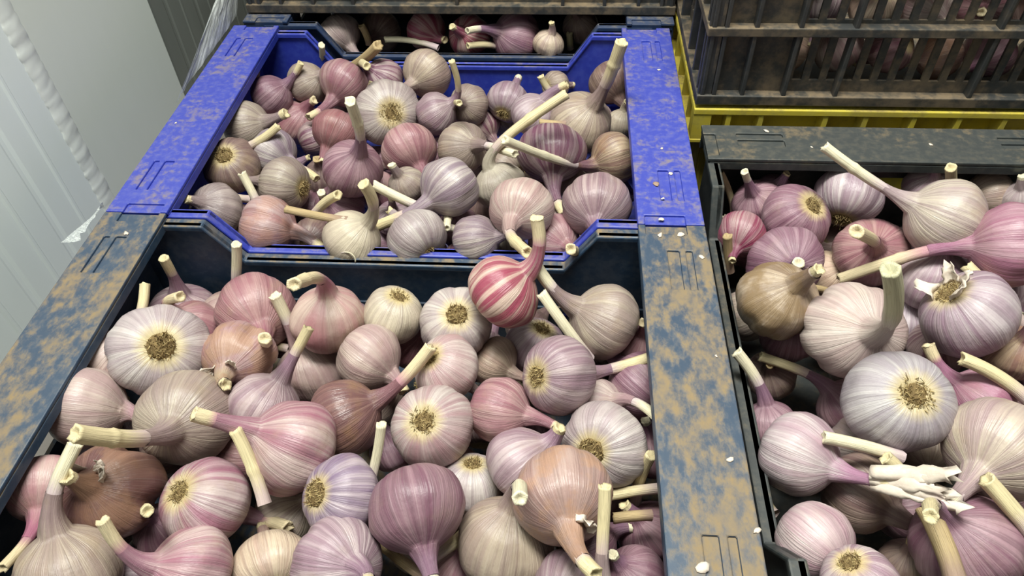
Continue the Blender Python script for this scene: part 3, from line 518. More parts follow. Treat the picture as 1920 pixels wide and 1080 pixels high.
STEMS=[
 ('A', [-0.0802, -0.2509, 0.0033], [-0.0556, -0.2907, -0.035], 0.0046, 'loose jointed straw stem lying on bulbs in the middle left of the navy crate'),
 ('A', [0.146, -0.1062, 0.0109], [0.19, -0.1321, -0.045], 0.005, 'flat-cut straw stem leaning up-left over the lilac root-left garlic'),
 ('A', [0.2364, -0.2364, -0.03], [0.2284, -0.2496, -0.09], 0.0045, 'forked greenish stem standing near the right rim of the navy crate'),
 ('A', [0.2069, -0.2809, -0.05], [0.2359, -0.2768, -0.05], 0.004, 'pale cut stem lying level beside the thick upright stalk'),
 ('A', [0.188, -0.2574, -0.07], [0.2507, -0.248, -0.06], 0.0045, 'dull straw stem running level into the right rim'),
 ('A', [0.0236, -0.2259, -0.02], [0.0138, -0.2552, -0.06], 0.004200000000000001, 'pale slender stem standing between the violet garlic and the deep purple garlic'),
 ('A', [0.0972, -0.2786, -0.0769], [0.0729, -0.3125, -0.06], 0.0044, 'straw stem slanting between the deep purple and big tan garlics'),
 ('A', [0.0287, -0.3003, -0.07], [0.0723, -0.3338, -0.05], 0.004, 'thin brownish stem at the lower edge under the deep purple garlic'),
 ('A', [-0.1246, -0.1013, -0.0845], [-0.0934, -0.1138, -0.07], 0.004, 'short pale stem lying level behind the shiny cream-pink garlic'),
 ('B', [-0.1759, 0.3842, -0.02], [-0.1911, 0.4074, -0.075], 0.0046, "upright straw stem at the blue crate's back left wall"),
 ('B', [-0.0879, 0.3564, -0.0045], [-0.1623, 0.4037, -0.07], 0.007, 'thick brown stem with a flared cut end leaning over the blue back wall'),
 ('B', [-0.2607, 0.3583, -0.03], [-0.2749, 0.3602, -0.07], 0.0044, 'dull upright stem in the back left corner of the blue crate'),
 ('B', [-0.1756, 0.1777, -0.0144], [-0.2152, 0.1617, -0.0343], 0.0046, 'straw stem lying across the tan garlic at the left blue wall'),
 ('B', [-0.1945, 0.0935, -0.02], [-0.1807, 0.0785, -0.05], 0.0048, 'pointed straw stem sticking up behind the copper-pink clove'),
 ('B', [-0.2514, 0.1011, -0.05], [-0.2032, 0.1079, -0.07], 0.004200000000000001, 'dull pinkish stem lying level behind the shiny grey-lilac garlic'),
 ('B', [-0.1253, 0.0275, -0.015], [-0.0605, 0.0249, -0.0268], 0.004200000000000001, 'pale lilac stem lying level across the front left of the blue crate'),
 ('B', [-0.0724, 0.0467, -0.01], [-0.1073, 0.0549, -0.045], 0.005, 'yellowish cut stem over the purple-pink garlic near the front'),
 ('B', [-0.0427, 0.0775, -0.02], [0.0083, 0.0697, -0.045], 0.0054, 'split-ended straw stem passing under the violet-banded garlic'),
 ('B', [-0.2894, 0.105, -0.07], [-0.291, 0.0955, -0.09], 0.004, 'brown stem tip beside the left blue wall near the front'),
 ('B', [0.1329, 0.2133, -0.0273], [0.1638, 0.2138, -0.03], 0.0046, 'short straw stub lying level right of the diagonal stem'),
 ('B', [0.1296, 0.3417, -0.04], [0.1413, 0.339, -0.06], 0.0044, 'stubby straw stem tip at the blue back wall'),
 ('B', [0.0586, 0.0552, -0.0633], [0.0369, 0.0569, -0.06], 0.004200000000000001, 'short straw stub deep behind the white-lilac front garlic'),
 ('E', [0.336, 0.1254, -0.03], [0.3594, 0.1161, -0.08], 0.0038, 'thin pale stem leaning in the back left corner of the right crate'),
 ('E', [0.3295, 0.0195, -0.03], [0.3392, 0.0132, -0.075], 0.0046, 'brown upright stem stub at the left wall of the right crate'),
 ('E', [0.4912, -0.1464, -0.01], [0.5409, -0.1749, -0.0263], 0.0056, 'thick loose straw stem slanting at the right photo edge'),
 ('E', [0.3658, -0.2237, -0.0161], [0.426, -0.2299, -0.03], 0.0048, 'loose straw stem lying below the bluish white garlic'),
 ('E', [0.4631, -0.263, -0.0], [0.4918, -0.2921, -0.02], 0.006, 'thick greyish straw stem with a dark spot at the lower right'),
 ('E', [0.4261, -0.2776, -0.02], [0.4338, -0.3244, -0.03], 0.0065, 'thick pale stem hanging down at the bottom of the right crate'),
 ('E', [0.5344, -0.0361, -0.01], [0.5839, -0.0737, -0.045], 0.005, 'straw stem slanting past the torn root collar garlic on the right'),
 ('E', [0.5569, 0.1689, -0.05], [0.5702, 0.1433, -0.0628], 0.004, 'short straw stub beside the long stem near the dark back rim'),
 ('E', [0.4089, -0.2367, -0.02], [0.4225, -0.2447, -0.03], 0.005, 'stubby cut stem on top of the papery sheath'),
 ('E', [0.3965, -0.051, -0.03], [0.4288, -0.0419, -0.05], 0.0036, "thin pinkish stem below the brown-blotched garlic's stalk"),
 ('E', [0.336, -0.2394, -0.09], [0.3408, -0.2509, -0.09], 0.005, 'yellowish stem bit low beside the navy rim'),
 ('C', [-0.1039, 0.4543, -0.0478], [-0.024, 0.4439, -0.055], 0.0044, 'long dull stem lying in the far navy crate'),
 ('C', [0.0215, 0.4247, -0.0411], [0.0601, 0.4517, -0.055], 0.0048, 'short cut stem lying in front of the large lilac-purple far garlic'),
 ('C', [-0.1374, 0.4613, -0.03], [-0.1319, 0.4643, -0.06], 0.0054, 'ragged straw stub leaning beside the grey-lilac far garlic'),
 ('C', [0.1671, 0.4728, -0.045], [0.1695, 0.4724, -0.07], 0.0044, 'upright straw stub near the right end of the far navy crate'),
]
BURIED=[
 ('A', [0.0073, -0.2713, -0.0913], 0.0288, [0.967, 0.093, 0.235]),
 ('A', [0.2433, -0.1521, -0.1164], 0.0243, [-0.703, -0.546, 0.456]),
 ('A', [-0.0513, -0.2047, -0.0901], 0.0294, [-0.721, -0.559, 0.409]),
 ('A', [-0.2112, -0.1438, -0.089], 0.0256, [0.45, -0.89, 0.07]),
 ('A', [-0.1276, -0.2612, -0.0916], 0.0267, [-0.999, 0.03, 0.02]),
 ('A', [0.0923, -0.1587, -0.1145], 0.0278, [-0.033, 0.957, 0.287]),
 ('A', [-0.2417, -0.2286, -0.1047], 0.0259, [-0.04, 0.981, 0.189]),
 ('A', [0.2079, -0.0744, -0.1067], 0.0252, [0.94, -0.286, 0.185]),
 ('A', [0.1403, -0.2349, -0.1069], 0.0292, [-0.718, -0.696, 0.005]),
 ('A', [-0.2371, -0.3512, -0.095], 0.0281, [0.313, 0.918, 0.244]),
 ('A', [0.0554, -0.2842, -0.1018], 0.0274, [0.649, -0.69, 0.322]),
 ('A', [-0.0854, -0.3361, -0.1116], 0.0255, [-0.246, -0.96, 0.132]),
 ('A', [0.1877, -0.286, -0.0856], 0.0276, [0.892, 0.444, 0.086]),
 ('A', [-0.0535, -0.0588, -0.1021], 0.0289, [-0.98, 0.043, 0.193]),
 ('A', [-0.2127, -0.2752, -0.1061], 0.0262, [-0.922, -0.314, 0.228]),
 ('A', [-0.1139, -0.2088, -0.0954], 0.0296, [-0.992, 0.068, 0.104]),
 ('A', [-0.155, -0.0908, -0.1128], 0.0244, [-0.665, 0.746, 0.017]),
 ('A', [0.1943, -0.1736, -0.1096], 0.0251, [-0.814, -0.104, 0.571]),
 ('A', [0.1345, -0.184, -0.0998], 0.0265, [-0.22, 0.97, 0.106]),
 ('A', [0.0887, -0.0727, -0.1146], 0.0243, [0.197, 0.963, 0.181]),
 ('A', [-0.1841, -0.2098, -0.0928], 0.0272, [0.865, 0.479, 0.148]),
 ('A', [-0.1159, -0.0718, -0.0981], 0.0273, [-0.592, 0.661, 0.461]),
 ('A', [-0.0009, -0.3226, -0.1044], 0.0288, [-0.09, 0.842, 0.532]),
 ('A', [-0.1254, -0.3148, -0.1144], 0.026, [-0.193, 0.981, 0.018]),
 ('A', [0.0488, -0.1202, -0.1069], 0.0276, [0.956, 0.294, 0.016]),
 ('A', [-0.1698, -0.3305, -0.0994], 0.0279, [-0.879, -0.356, 0.318]),
 ('A', [0.1308, -0.0399, -0.1152], 0.0263, [0.641, 0.724, 0.254]),
 ('A', [0.1986, -0.2279, -0.117], 0.0286, [-0.68, -0.732, 0.052]),
 ('A', [-0.0147, -0.1439, -0.1064], 0.0299, [0.262, -0.961, 0.087]),
 ('A', [0.1155, -0.2768, -0.1086], 0.0253, [-0.626, 0.769, 0.128]),
 ('A', [0.1731, -0.3322, -0.0987], 0.0259, [0.543, -0.314, 0.779]),
 ('A', [-0.231, -0.1805, -0.1172], 0.0243, [-0.621, 0.592, 0.514]),
 ('A', [0.1891, -0.1176, -0.1001], 0.0264, [0.917, 0.278, 0.287]),
 ('A', [0.0691, -0.2162, -0.1154], 0.0295, [-0.9, 0.433, 0.045]),
 ('B', [-0.1078, 0.3225, -0.1029], 0.0257, [0.45, -0.752, 0.482]),
 ('B', [-0.1717, 0.2644, -0.0945], 0.0247, [0.885, 0.44, 0.151]),
 ('B', [0.0056, 0.2412, -0.1005], 0.026, [-0.778, -0.628, 0.032]),
 ('B', [-0.2012, 0.2035, -0.1098], 0.0295, [0.74, 0.497, 0.453]),
 ('B', [0.1522, 0.1063, -0.1075], 0.0299, [-0.85, -0.409, 0.332]),
 ('B', [0.1395, 0.3413, -0.1099], 0.0247, [-0.617, -0.765, 0.184]),
 ('B', [-0.089, 0.0484, -0.1104], 0.0284, [0.455, 0.697, 0.555]),
 ('B', [0.0145, 0.358, -0.1154], 0.0251, [-0.162, -0.939, 0.305]),
 ('B', [-0.0397, 0.3581, -0.1145], 0.0259, [0.85, -0.48, 0.215]),
 ('B', [-0.0025, 0.1289, -0.0929], 0.0254, [0.931, -0.171, 0.321]),
 ('B', [0.2113, 0.2316, -0.1157], 0.0276, [-0.976, -0.029, 0.215]),
 ('B', [0.1476, 0.2749, -0.1001], 0.0264, [-0.82, 0.572, 0.036]),
 ('B', [0.1029, 0.0538, -0.1031], 0.0283, [0.132, -0.991, 0.002]),
 ('B', [0.2048, 0.3145, -0.0914], 0.0254, [-0.63, 0.645, 0.434]),
 ('B', [0.2398, 0.0521, -0.0974], 0.0268, [-0.301, -0.94, 0.161]),
 ('B', [-0.1819, 0.0944, -0.1009], 0.0291, [-0.728, 0.683, 0.051]),
 ('B', [0.065, 0.1489, -0.1076], 0.0272, [-0.066, -0.265, 0.962]),
 ('B', [-0.0058, 0.3143, -0.0978], 0.0278, [0.782, -0.007, 0.624]),
 ('B', [0.2195, 0.1171, -0.1149], 0.0298, [-0.923, -0.375, 0.087]),
 ('B', [-0.2395, 0.0523, -0.1049], 0.0245, [0.548, -0.788, 0.281]),
 ('B', [-0.0582, 0.2388, -0.1062], 0.0275, [-0.885, 0.399, 0.239]),
 ('B', [-0.158, 0.3353, -0.0925], 0.0249, [-0.705, -0.684, 0.186]),
 ('B', [-0.0884, 0.2014, -0.0925], 0.0244, [0.958, -0.142, 0.249]),
 ('B', [-0.0639, 0.1547, -0.0903], 0.0254, [0.505, -0.863, 0.025]),
 ('B', [-0.0223, 0.1905, -0.1121], 0.026, [-0.828, -0.504, 0.244]),
 ('B', [0.2252, 0.1722, -0.1048], 0.0271, [0.994, -0.022, 0.103]),
 ('B', [-0.2192, 0.3556, -0.0942], 0.0243, [0.728, -0.619, 0.295]),
 ('B', [0.1605, 0.0493, -0.1151], 0.0289, [-0.052, -0.655, 0.754]),
 ('B', [0.0042, 0.0628, -0.1083], 0.029, [0.271, -0.398, 0.877]),
 ('B', [-0.2401, 0.2685, -0.0903], 0.0263, [0.647, -0.708, 0.282]),
 ('B', [0.0819, 0.3287, -0.1004], 0.026, [-0.41, 0.771, 0.488]),
 ('B', [-0.1268, 0.2798, -0.0913], 0.0264, [-0.004, -0.989, 0.149]),
 ('B', [-0.052, 0.0835, -0.1176], 0.0293, [-0.931, -0.07, 0.358]),
 ('B', [-0.2266, 0.1085, -0.1135], 0.0269, [0.997, 0.024, 0.077]),
 ('B', [-0.1267, 0.0728, -0.0976], 0.0244, [0.043, -0.856, 0.514]),
 ('B', [0.1222, 0.242, -0.1138], 0.0243, [0.444, 0.893, 0.076]),
 ('B', [0.0902, 0.2021, -0.0889], 0.0282, [-0.87, 0.492, 0.039]),
 ('B', [-0.1105, 0.2397, -0.1079], 0.0259, [0.699, -0.715, 0.002]),
 ('B', [-0.1478, 0.1414, -0.1136], 0.0285, [0.166, 0.976, 0.144]),
 ('B', [0.0448, 0.2127, -0.1144], 0.0264, [0.7, 0.693, 0.175]),
 ('B', [0.1881, 0.3625, -0.1101], 0.0243, [0.203, -0.979, 0.037]),
 ('B', [-0.0548, 0.2968, -0.1128], 0.0242, [0.811, 0.575, 0.102]),
 ('B', [-0.1969, 0.1524, -0.0988], 0.0254, [0.259, 0.966, 0.012]),
 ('B', [0.0532, 0.0561, -0.1116], 0.0275, [-0.002, 0.946, 0.324]),
 ('E', [0.6438, 0.1084, -0.1158], 0.0268, [0.128, -0.792, 0.597]),
 ('E', [0.576, 0.1102, -0.118], 0.0293, [-0.107, -0.86, 0.499]),
 ('E', [0.5513, -0.2825, -0.0947], 0.0264, [-0.168, 0.945, 0.282]),
 ('E', [0.3915, -0.1657, -0.1154], 0.0259, [-0.197, -0.973, 0.118]),
 ('E', [0.4167, 0.1075, -0.1098], 0.0241, [-0.337, -0.904, 0.265]),
 ('E', [0.6031, -0.0569, -0.1126], 0.0277, [0.908, -0.186, 0.376]),
 ('E', [0.6628, 0.0303, -0.1025], 0.0281, [-0.717, -0.663, 0.213]),
 ('E', [0.4484, -0.0331, -0.1021], 0.0251, [-0.982, 0.025, 0.187]),
 ('E', [0.522, -0.1582, -0.0967], 0.0261, [0.597, 0.734, 0.323]),
 ('E', [0.5285, 0.0757, -0.0934], 0.0254, [0.903, 0.131, 0.409]),
 ('E', [0.6109, 0.0332, -0.1015], 0.0254, [-0.945, -0.172, 0.278]),
 ('E', [0.5941, -0.1453, -0.0944], 0.0262, [0.125, -0.595, 0.794]),
 ('E', [0.4567, -0.2289, -0.1131], 0.027, [-0.942, -0.252, 0.223]),
 ('E', [0.3552, -0.3177, -0.117], 0.0249, [-0.029, 0.987, 0.158]),
 ('E', [0.6318, -0.0979, -0.1002], 0.0264, [0.552, 0.753, 0.359]),
 ('E', [0.5413, -0.2208, -0.1051], 0.0262, [-0.825, -0.561, 0.076]),
 ('E', [0.3575, -0.0207, -0.1031], 0.0274, [0.734, -0.166, 0.658]),
 ('E', [0.528, -0.0698, -0.0854], 0.028, [-0.32, 0.058, 0.946]),
 ('E', [0.5891, -0.2097, -0.097], 0.0269, [-0.008, -0.992, 0.129]),
 ('E', [0.4893, -0.27, -0.0944], 0.0246, [0.959, -0.167, 0.227]),
 ('E', [0.4505, 0.0755, -0.1129], 0.0255, [0.754, 0.273, 0.597]),
 ('E', [0.3904, 0.0384, -0.1005], 0.0261, [-0.866, 0.483, 0.129]),
 ('E', [0.4578, -0.0813, -0.1056], 0.0298, [-0.174, -0.824, 0.539]),
 ('E', [0.4956, 0.0425, -0.1172], 0.0288, [0.33, 0.936, 0.12]),
 ('E', [0.3574, 0.0965, -0.117], 0.027, [-0.118, 0.469, 0.875]),
 ('E', [0.5236, -0.1125, -0.1046], 0.0264, [0.467, 0.83, 0.305]),
 ('E', [0.486, 0.1033, -0.1107], 0.0261, [0.937, 0.303, 0.173]),
 ('E', [0.6608, -0.0186, -0.1079], 0.0283, [0.811, -0.49, 0.319]),
 ('E', [0.3995, -0.2968, -0.1159], 0.0262, [-0.687, 0.328, 0.649]),
 ('E', [0.5772, -0.0943, -0.102], 0.0245, [0.912, -0.362, 0.192]),
 ('X', [0.5389, -0.3287, -0.0531], 0.0297, [-0.189, 0.981, 0.043]),
 ('X', [0.6654, -0.0978, -0.0631], 0.0301, [-0.804, 0.41, 0.431]),
 ('X', [0.6171, -0.1799, -0.0535], 0.026, [-0.882, -0.47, 0.018]),
 ('X', [0.662, -0.2749, -0.0631], 0.0318, [-0.061, -0.874, 0.482]),
 ('X', [0.6005, -0.3406, -0.0751], 0.0269, [0.944, 0.301, 0.132]),
 ('X', [0.5765, -0.2328, -0.051], 0.03, [0.12, 0.548, 0.828]),
 ('X', [0.6624, -0.3502, -0.0572], 0.029, [-0.519, 0.814, 0.262]),
 ('X', [0.6664, -0.0442, -0.0476], 0.0321, [0.81, -0.042, 0.585]),
 ('X', [0.6647, -0.1978, -0.0715], 0.0299, [0.353, 0.572, 0.741]),
 ('X', [0.6578, -0.1518, -0.0464], 0.0265, [0.018, 0.034, 0.999]),
 ('X', [0.607, -0.2864, -0.0545], 0.0265, [0.328, -0.65, 0.686]),
 ('X', [0.6731, 0.0168, -0.0509], 0.0259, [0.468, -0.781, 0.414]),
 ('X', [0.6275, -0.2333, -0.0477], 0.0267, [0.847, 0.122, 0.517]),
 ('X', [0.618, -0.12, -0.0576], 0.0264, [0.977, 0.186, 0.102]),
 ('Y', [0.1442, -0.3635, -0.0821], 0.0254, [0.344, -0.886, 0.312]),
 ('Y', [0.2372, -0.3613, -0.0728], 0.0255, [-0.704, -0.703, 0.096]),
 ('Y', [0.0524, -0.3663, -0.0849], 0.0255, [-0.108, -0.985, 0.137]),
 ('G', [0.362, 0.2577, 0.0437], 0.0276, [0.951, 0.103, 0.293]),
 ('G', [0.418, 0.2579, 0.0486], 0.0271, [-0.918, 0.195, 0.345]),
 ('G', [0.474, 0.2617, 0.0477], 0.029, [-0.612, 0.12, 0.781]),
 ('G', [0.53, 0.2562, 0.0478], 0.0277, [-0.61, 0.473, -0.635]),
 ('G', [0.586, 0.259, 0.0413], 0.0288, [-0.974, -0.17, -0.152]),
 ('G', [0.642, 0.2613, 0.0426], 0.0287, [-0.747, -0.586, -0.316]),
 ('G', [0.698, 0.2568, 0.043], 0.0266, [-0.152, 0.544, 0.825]),
 ('G', [0.386, 0.255, 0.1018], 0.0274, [-0.131, -0.776, 0.617]),
 ('G', [0.442, 0.257, 0.0975], 0.0273, [-0.196, -0.534, -0.822]),
 ('G', [0.498, 0.2557, 0.0961], 0.0278, [0.05, 0.342, -0.939]),
 ('G', [0.554, 0.2594, 0.0978], 0.0281, [0.258, -0.963, 0.078]),
 ('G', [0.61, 0.2576, 0.1], 0.0277, [-0.418, -0.869, 0.267]),
 ('G', [0.666, 0.2589, 0.0971], 0.0272, [-0.542, -0.602, -0.587]),
 ('G', [0.722, 0.2566, 0.1006], 0.0285, [0.267, -0.96, 0.08]),
 ('G', [0.362, 0.2587, 0.1502], 0.0289, [-0.357, 0.711, 0.607]),
 ('G', [0.418, 0.2572, 0.1545], 0.028, [-0.604, 0.612, -0.511]),
 ('G', [0.474, 0.2556, 0.1518], 0.0263, [-0.739, 0.438, 0.512]),
 ('G', [0.53, 0.2545, 0.1547], 0.0268, [0.372, 0.24, -0.897]),
 ('G', [0.586, 0.2542, 0.15], 0.025, [0.875, 0.434, 0.214]),
 ('G', [0.642, 0.2571, 0.1484], 0.0263, [0.774, 0.489, -0.403]),
 ('G', [0.698, 0.2584, 0.1546], 0.0273, [-0.915, 0.253, -0.313]),
]
FLAKES=[
 ([0.2773, 0.2899, 0.0005], 0.004, "tiny pale flake near the back end of the blue crate's right rim"),
 ([0.2684, 0.1246, 0.0005], 0.003, "pale flake pair's upper bit halfway up the blue right rim"),
 ([0.2743, 0.0804, 0.0005], 0.0045, 'white skin flake beside the groove on the blue right rim'),
 ([0.2581, 0.0612, 0.0005], 0.0065, 'small brown husk crumb left of the groove on the blue right rim'),
 ([0.2628, 0.039, 0.0005], 0.003, 'white speck below the groove on the blue right rim'),
 ([0.2588, 0.007, 0.0005], 0.0045, 'white flake in the notch at the front end of the blue right rim'),
 ([0.256, -0.0163, 0.0005], 0.0055, 'white flake at the back edge of the navy right rim, left of two'),
 ([0.2757, -0.0148, 0.0005], 0.006, 'white flake at the back edge of the navy right rim, right of two'),
 ([0.2583, -0.3372, 0.0005], 0.009, 'large white skin flake at the lower end of the navy right rim'),
 ([0.288, -0.2567, 0.0005], 0.0045, 'yellowish white flake on the navy right rim level with the white root garlic'),
 ([0.2899, -0.1615, 0.0005], 0.003, 'tiny white speck in the middle of the navy right rim'),
 ([0.2917, -0.045, 0.0005], 0.0045, 'pale crumb on the navy right rim near its back grooves'),
 ([0.2977, -0.31, 0.0005], 0.0045, 'pale flake by the outer edge of the navy right rim, near its lower end'),
 ([0.3857, 0.1601, 0.0005], 0.006, 'curly pale husk bit on the left end of the charcoal back rim'),
 ([0.4286, 0.1312, 0.0005], 0.003, 'small white crumb on the charcoal back rim above the long stem'),
 ([0.5552, 0.1398, 0.0005], 0.004, "small pale crumb on the charcoal back rim near the photo's right side"),
 ([-0.2636, -0.0322, 0.0005], 0.006, 'pale straw shred at the top of the navy left rim'),
 ([-0.288, 0.1588, 0.0005], 0.003, 'tiny pale speck on the blue left rim near its middle'),
]


PROF = np.array([(-.70, .0), (-.735, .16), (-.765, .27), (-.775, .36), (-.75, .50), (-.66, .68), (-.50, .85), (-.28, .96), (-.05, 1.0), (.16, .98), (.34, .90), (.52, .785), (.66, .61), (.76, .44), (.83, .31)])
def smooth_profile(n):
    d = np.r_[0, np.cumsum(np.hypot(*np.diff(PROF, axis=0).T))]; d /= d[-1]
    x = np.linspace(0, 1, n)**.93
    # Catmull-Rom through the control points
    out = []
    for q in x:
        i = min(max(np.searchsorted(d, q)-1, 0), len(d)-2); u = (q-d[i])/(d[i+1]-d[i])
        p0, p1, p2, p3 = PROF[max(i-1, 0)], PROF[i], PROF[i+1], PROF[min(i+2, len(d)-1)]
        out.append(.5*((2*p1)+(p2-p0)*u+(2*p0-5*p1+4*p2-p3)*u*u+(3*p1-p0-3*p2+p3)*u**3))
    return np.array(out)
BASEPROF = smooth_profile(26)
def frame(n):
    a = np.array([0, 0, 1.]) if abs(n[2]) < .85 else np.array([1., 0, 0])
    x = np.cross(a, n); x /= np.linalg.norm(x); return x, np.cross(n, x)
def bezier(p0, p1, p2, p3, k):
    t = np.linspace(0, 1, k)[:, None]
    return (1-t)**3*p0+3*t*(1-t)**2*p1+3*t*t*(1-t)*p2+t**3*p3
def sweep(path, rad, seg, x, rng=None, frayed=0.0):
    """rings of verts along path with transported frame"""
    V = []; th = np.linspace(0, 2*PI, seg, endpoint=False); c, s = np.cos(th), np.sin(th)
    T = np.gradient(path, axis=0); T /= np.linalg.norm(T, axis=1)[:, None]+1e-12
    for i, p in enumerate(path):
        x = x-T[i]*(x@T[i]); x /= np.linalg.norm(x); y = np.cross(T[i], x)
        r = rad[i] if np.ndim(rad[i]) else np.full(seg, rad[i])
        V.append(p+(r*c)[:, None]*x+(r*s)[:, None]*y)
    return np.array(V), T[-1], x
def tube_faces(nr, seg, off=0):
    i, j = np.meshgrid(np.arange(nr-1), np.arange(seg), indexing='ij'); a = off+i*seg+j; b = off+i*seg+(j+1) % seg
    return np.stack([a, b, b+seg, a+seg], -1).reshape(-1, 4)
def fast_mesh(name, V, quads, mat, gc=None, tris=None):
    me = bpy.data.meshes.new(name); nq = len(quads); nt = 0 if tris is None else len(tris)
    me.vertices.add(len(V)); me.vertices.foreach_set('co', np.asarray(V, np.float32).ravel())
    lp = np.asarray(quads, np.int32).ravel()
    if nt: lp = np.r_[lp, np.asarray(tris, np.int32).ravel()]
    me.loops.add(len(lp)); me.loops.foreach_set('vertex_index', lp.astype(np.int32))
    me.polygons.add(nq+nt)
    st = np.r_[np.arange(nq)*4, nq*4+np.arange(nt)*3].astype(np.int32)
    me.polygons.foreach_set('loop_start', st)
    me.polygons.foreach_set('use_smooth', np.ones(nq+nt, bool))
    me.update(calc_edges=True)
    if gc is not None:
        a = me.attributes.new('gc', 'FLOAT_VECTOR', 'POINT'); a.data.foreach_set('vector', np.asarray(gc, np.float32).ravel())
    me.materials.append(mat); me.validate()
    return me
def link(name, me, parent=None):
    o = bpy.data.objects.new(name, me); col.objects.link(o)
    if parent: o.parent = parent
    return o
def stem_mesh(path, r0, r1, mat, rng, x0, seg=12, joint=None):
    k = len(path); u = np.linspace(0, 1, k)
    th = np.linspace(0, 2*PI, seg, endpoint=False)
    ridg = 1+.07*np.cos(rng.integers(4, 7)*th+rng.uniform(0, 6))+.05*np.cos(2*th+rng.uniform(0, 6))
    rad = []
    for q in u:
        r = r0*max(0, 1-q*4)**2+(r1)*(1-max(0, 1-q*4)**2)
        if joint: r *= 1+.16*math.exp(-((q-joint)/.035)**2)
        r *= 1+.05*math.exp(-((q-1)/.05)**2)
        rad.append(r*ridg)
    V, T, x = sweep(path, rad, seg, x0)
    fr = rng.uniform(-.28, .3, seg)*r1
    V[-1] += fr[:, None]*T                       # ragged cut edge
    F = [tube_faces(k, seg)]
    # cut end: inner ring slightly sunk and hollow centre
    cen = path[-1]
    r_in = cen+(V[-1]-cen)*.62-T*r1*.10; r_in2 = cen+(V[-1]-cen)*.30-T*r1*.55
    base = k*seg
    allv = np.concatenate([V.reshape(-1, 3), r_in, r_in2, [cen-T*r1*.6]])
    F += [tube_faces(3, seg, (k-1)*seg)]
    tris = [(base+seg+j, base+seg+(j+1) % seg, base+2*seg) for j in range(seg)]
    g = np.zeros((len(allv), 3)); c = np.tile(np.stack([np.cos(th), np.sin(th)], 1), (k+2, 1)); g[:len(c), :2] = c
    g[:, 2] = 1; g[:k*seg, 2] = np.repeat(u, seg)
    # straw tone everywhere except near the bulb
    return fast_mesh('stem', allv, np.concatenate(F), mat, g, tris)
def root_tuft(n, R, parent, rng, big=True):
    """short dry roots on the basal plate: a dished core and curly hairs; built about the bulb centre"""
    x, y = frame(n); rr = R*rng.uniform(.25, .33); c0 = -n*R*.755
    seg = 20; th = np.linspace(0, 2*PI, seg, endpoint=False); V = [c0-n*R*.03]; tr = []; q = []
    for k, (f, h) in enumerate(((.45, .035), (.8, .015), (1.0, -.03), (.98, -.12))):
        jr = 1+rng.uniform(-.08, .08, seg)
        for j in range(seg): V.append(c0+(x*math.cos(th[j])+y*math.sin(th[j]))*rr*f*jr[j]-n*R*(h+rng.uniform(-.015, .015)))
    for j in range(seg): tr.append((0, 1+j, 1+(j+1) % seg))
    for k in range(3):
        for j in range(seg): a = 1+k*seg+j; b = 1+k*seg+(j+1) % seg; q.append((a, a+seg, b+seg, b))
    core = link('root_plate', fast_mesh('root_plate', np.array(V), np.array(q), M_CORE, None, np.array(tr)), parent)
    V = []; q = []
    for i in range(150 if big else 60):
        a = rng.uniform(0, 2*PI); r = rr*math.sqrt(rng.uniform(.02, 1.05)); out = x*math.cos(a)+y*math.sin(a)
        p = c0+out*r-n*R*.0; ln = R*rng.uniform(.06, .17); d = -n*1.0+out*rng.uniform(-.9, .6)+np.cross(n, out)*rng.uniform(-1.2, 1.2)
        d /= np.linalg.norm(d); cu = rng.normal(size=3)*.7; w = R*rng.uniform(.009, .018)
        pts = [p, p+d*ln*.5, p+(d+cu*.5)*ln*.9]; bx, by = frame(d); o = len(V)
        for k, pt in enumerate(pts):
            for b in range(3): V.append(pt+(bx*math.cos(b*2.1)+by*math.sin(b*2.1))*w*(1-.3*k))
        for k in range(2):
            for b in range(3): q.append((o+k*3+b, o+k*3+(b+1) % 3, o+k*3+3+(b+1) % 3, o+k*3+3+b))
    link('root_hairs', fast_mesh('root_hairs', np.array(V), np.array(q), M_ROOT), core)
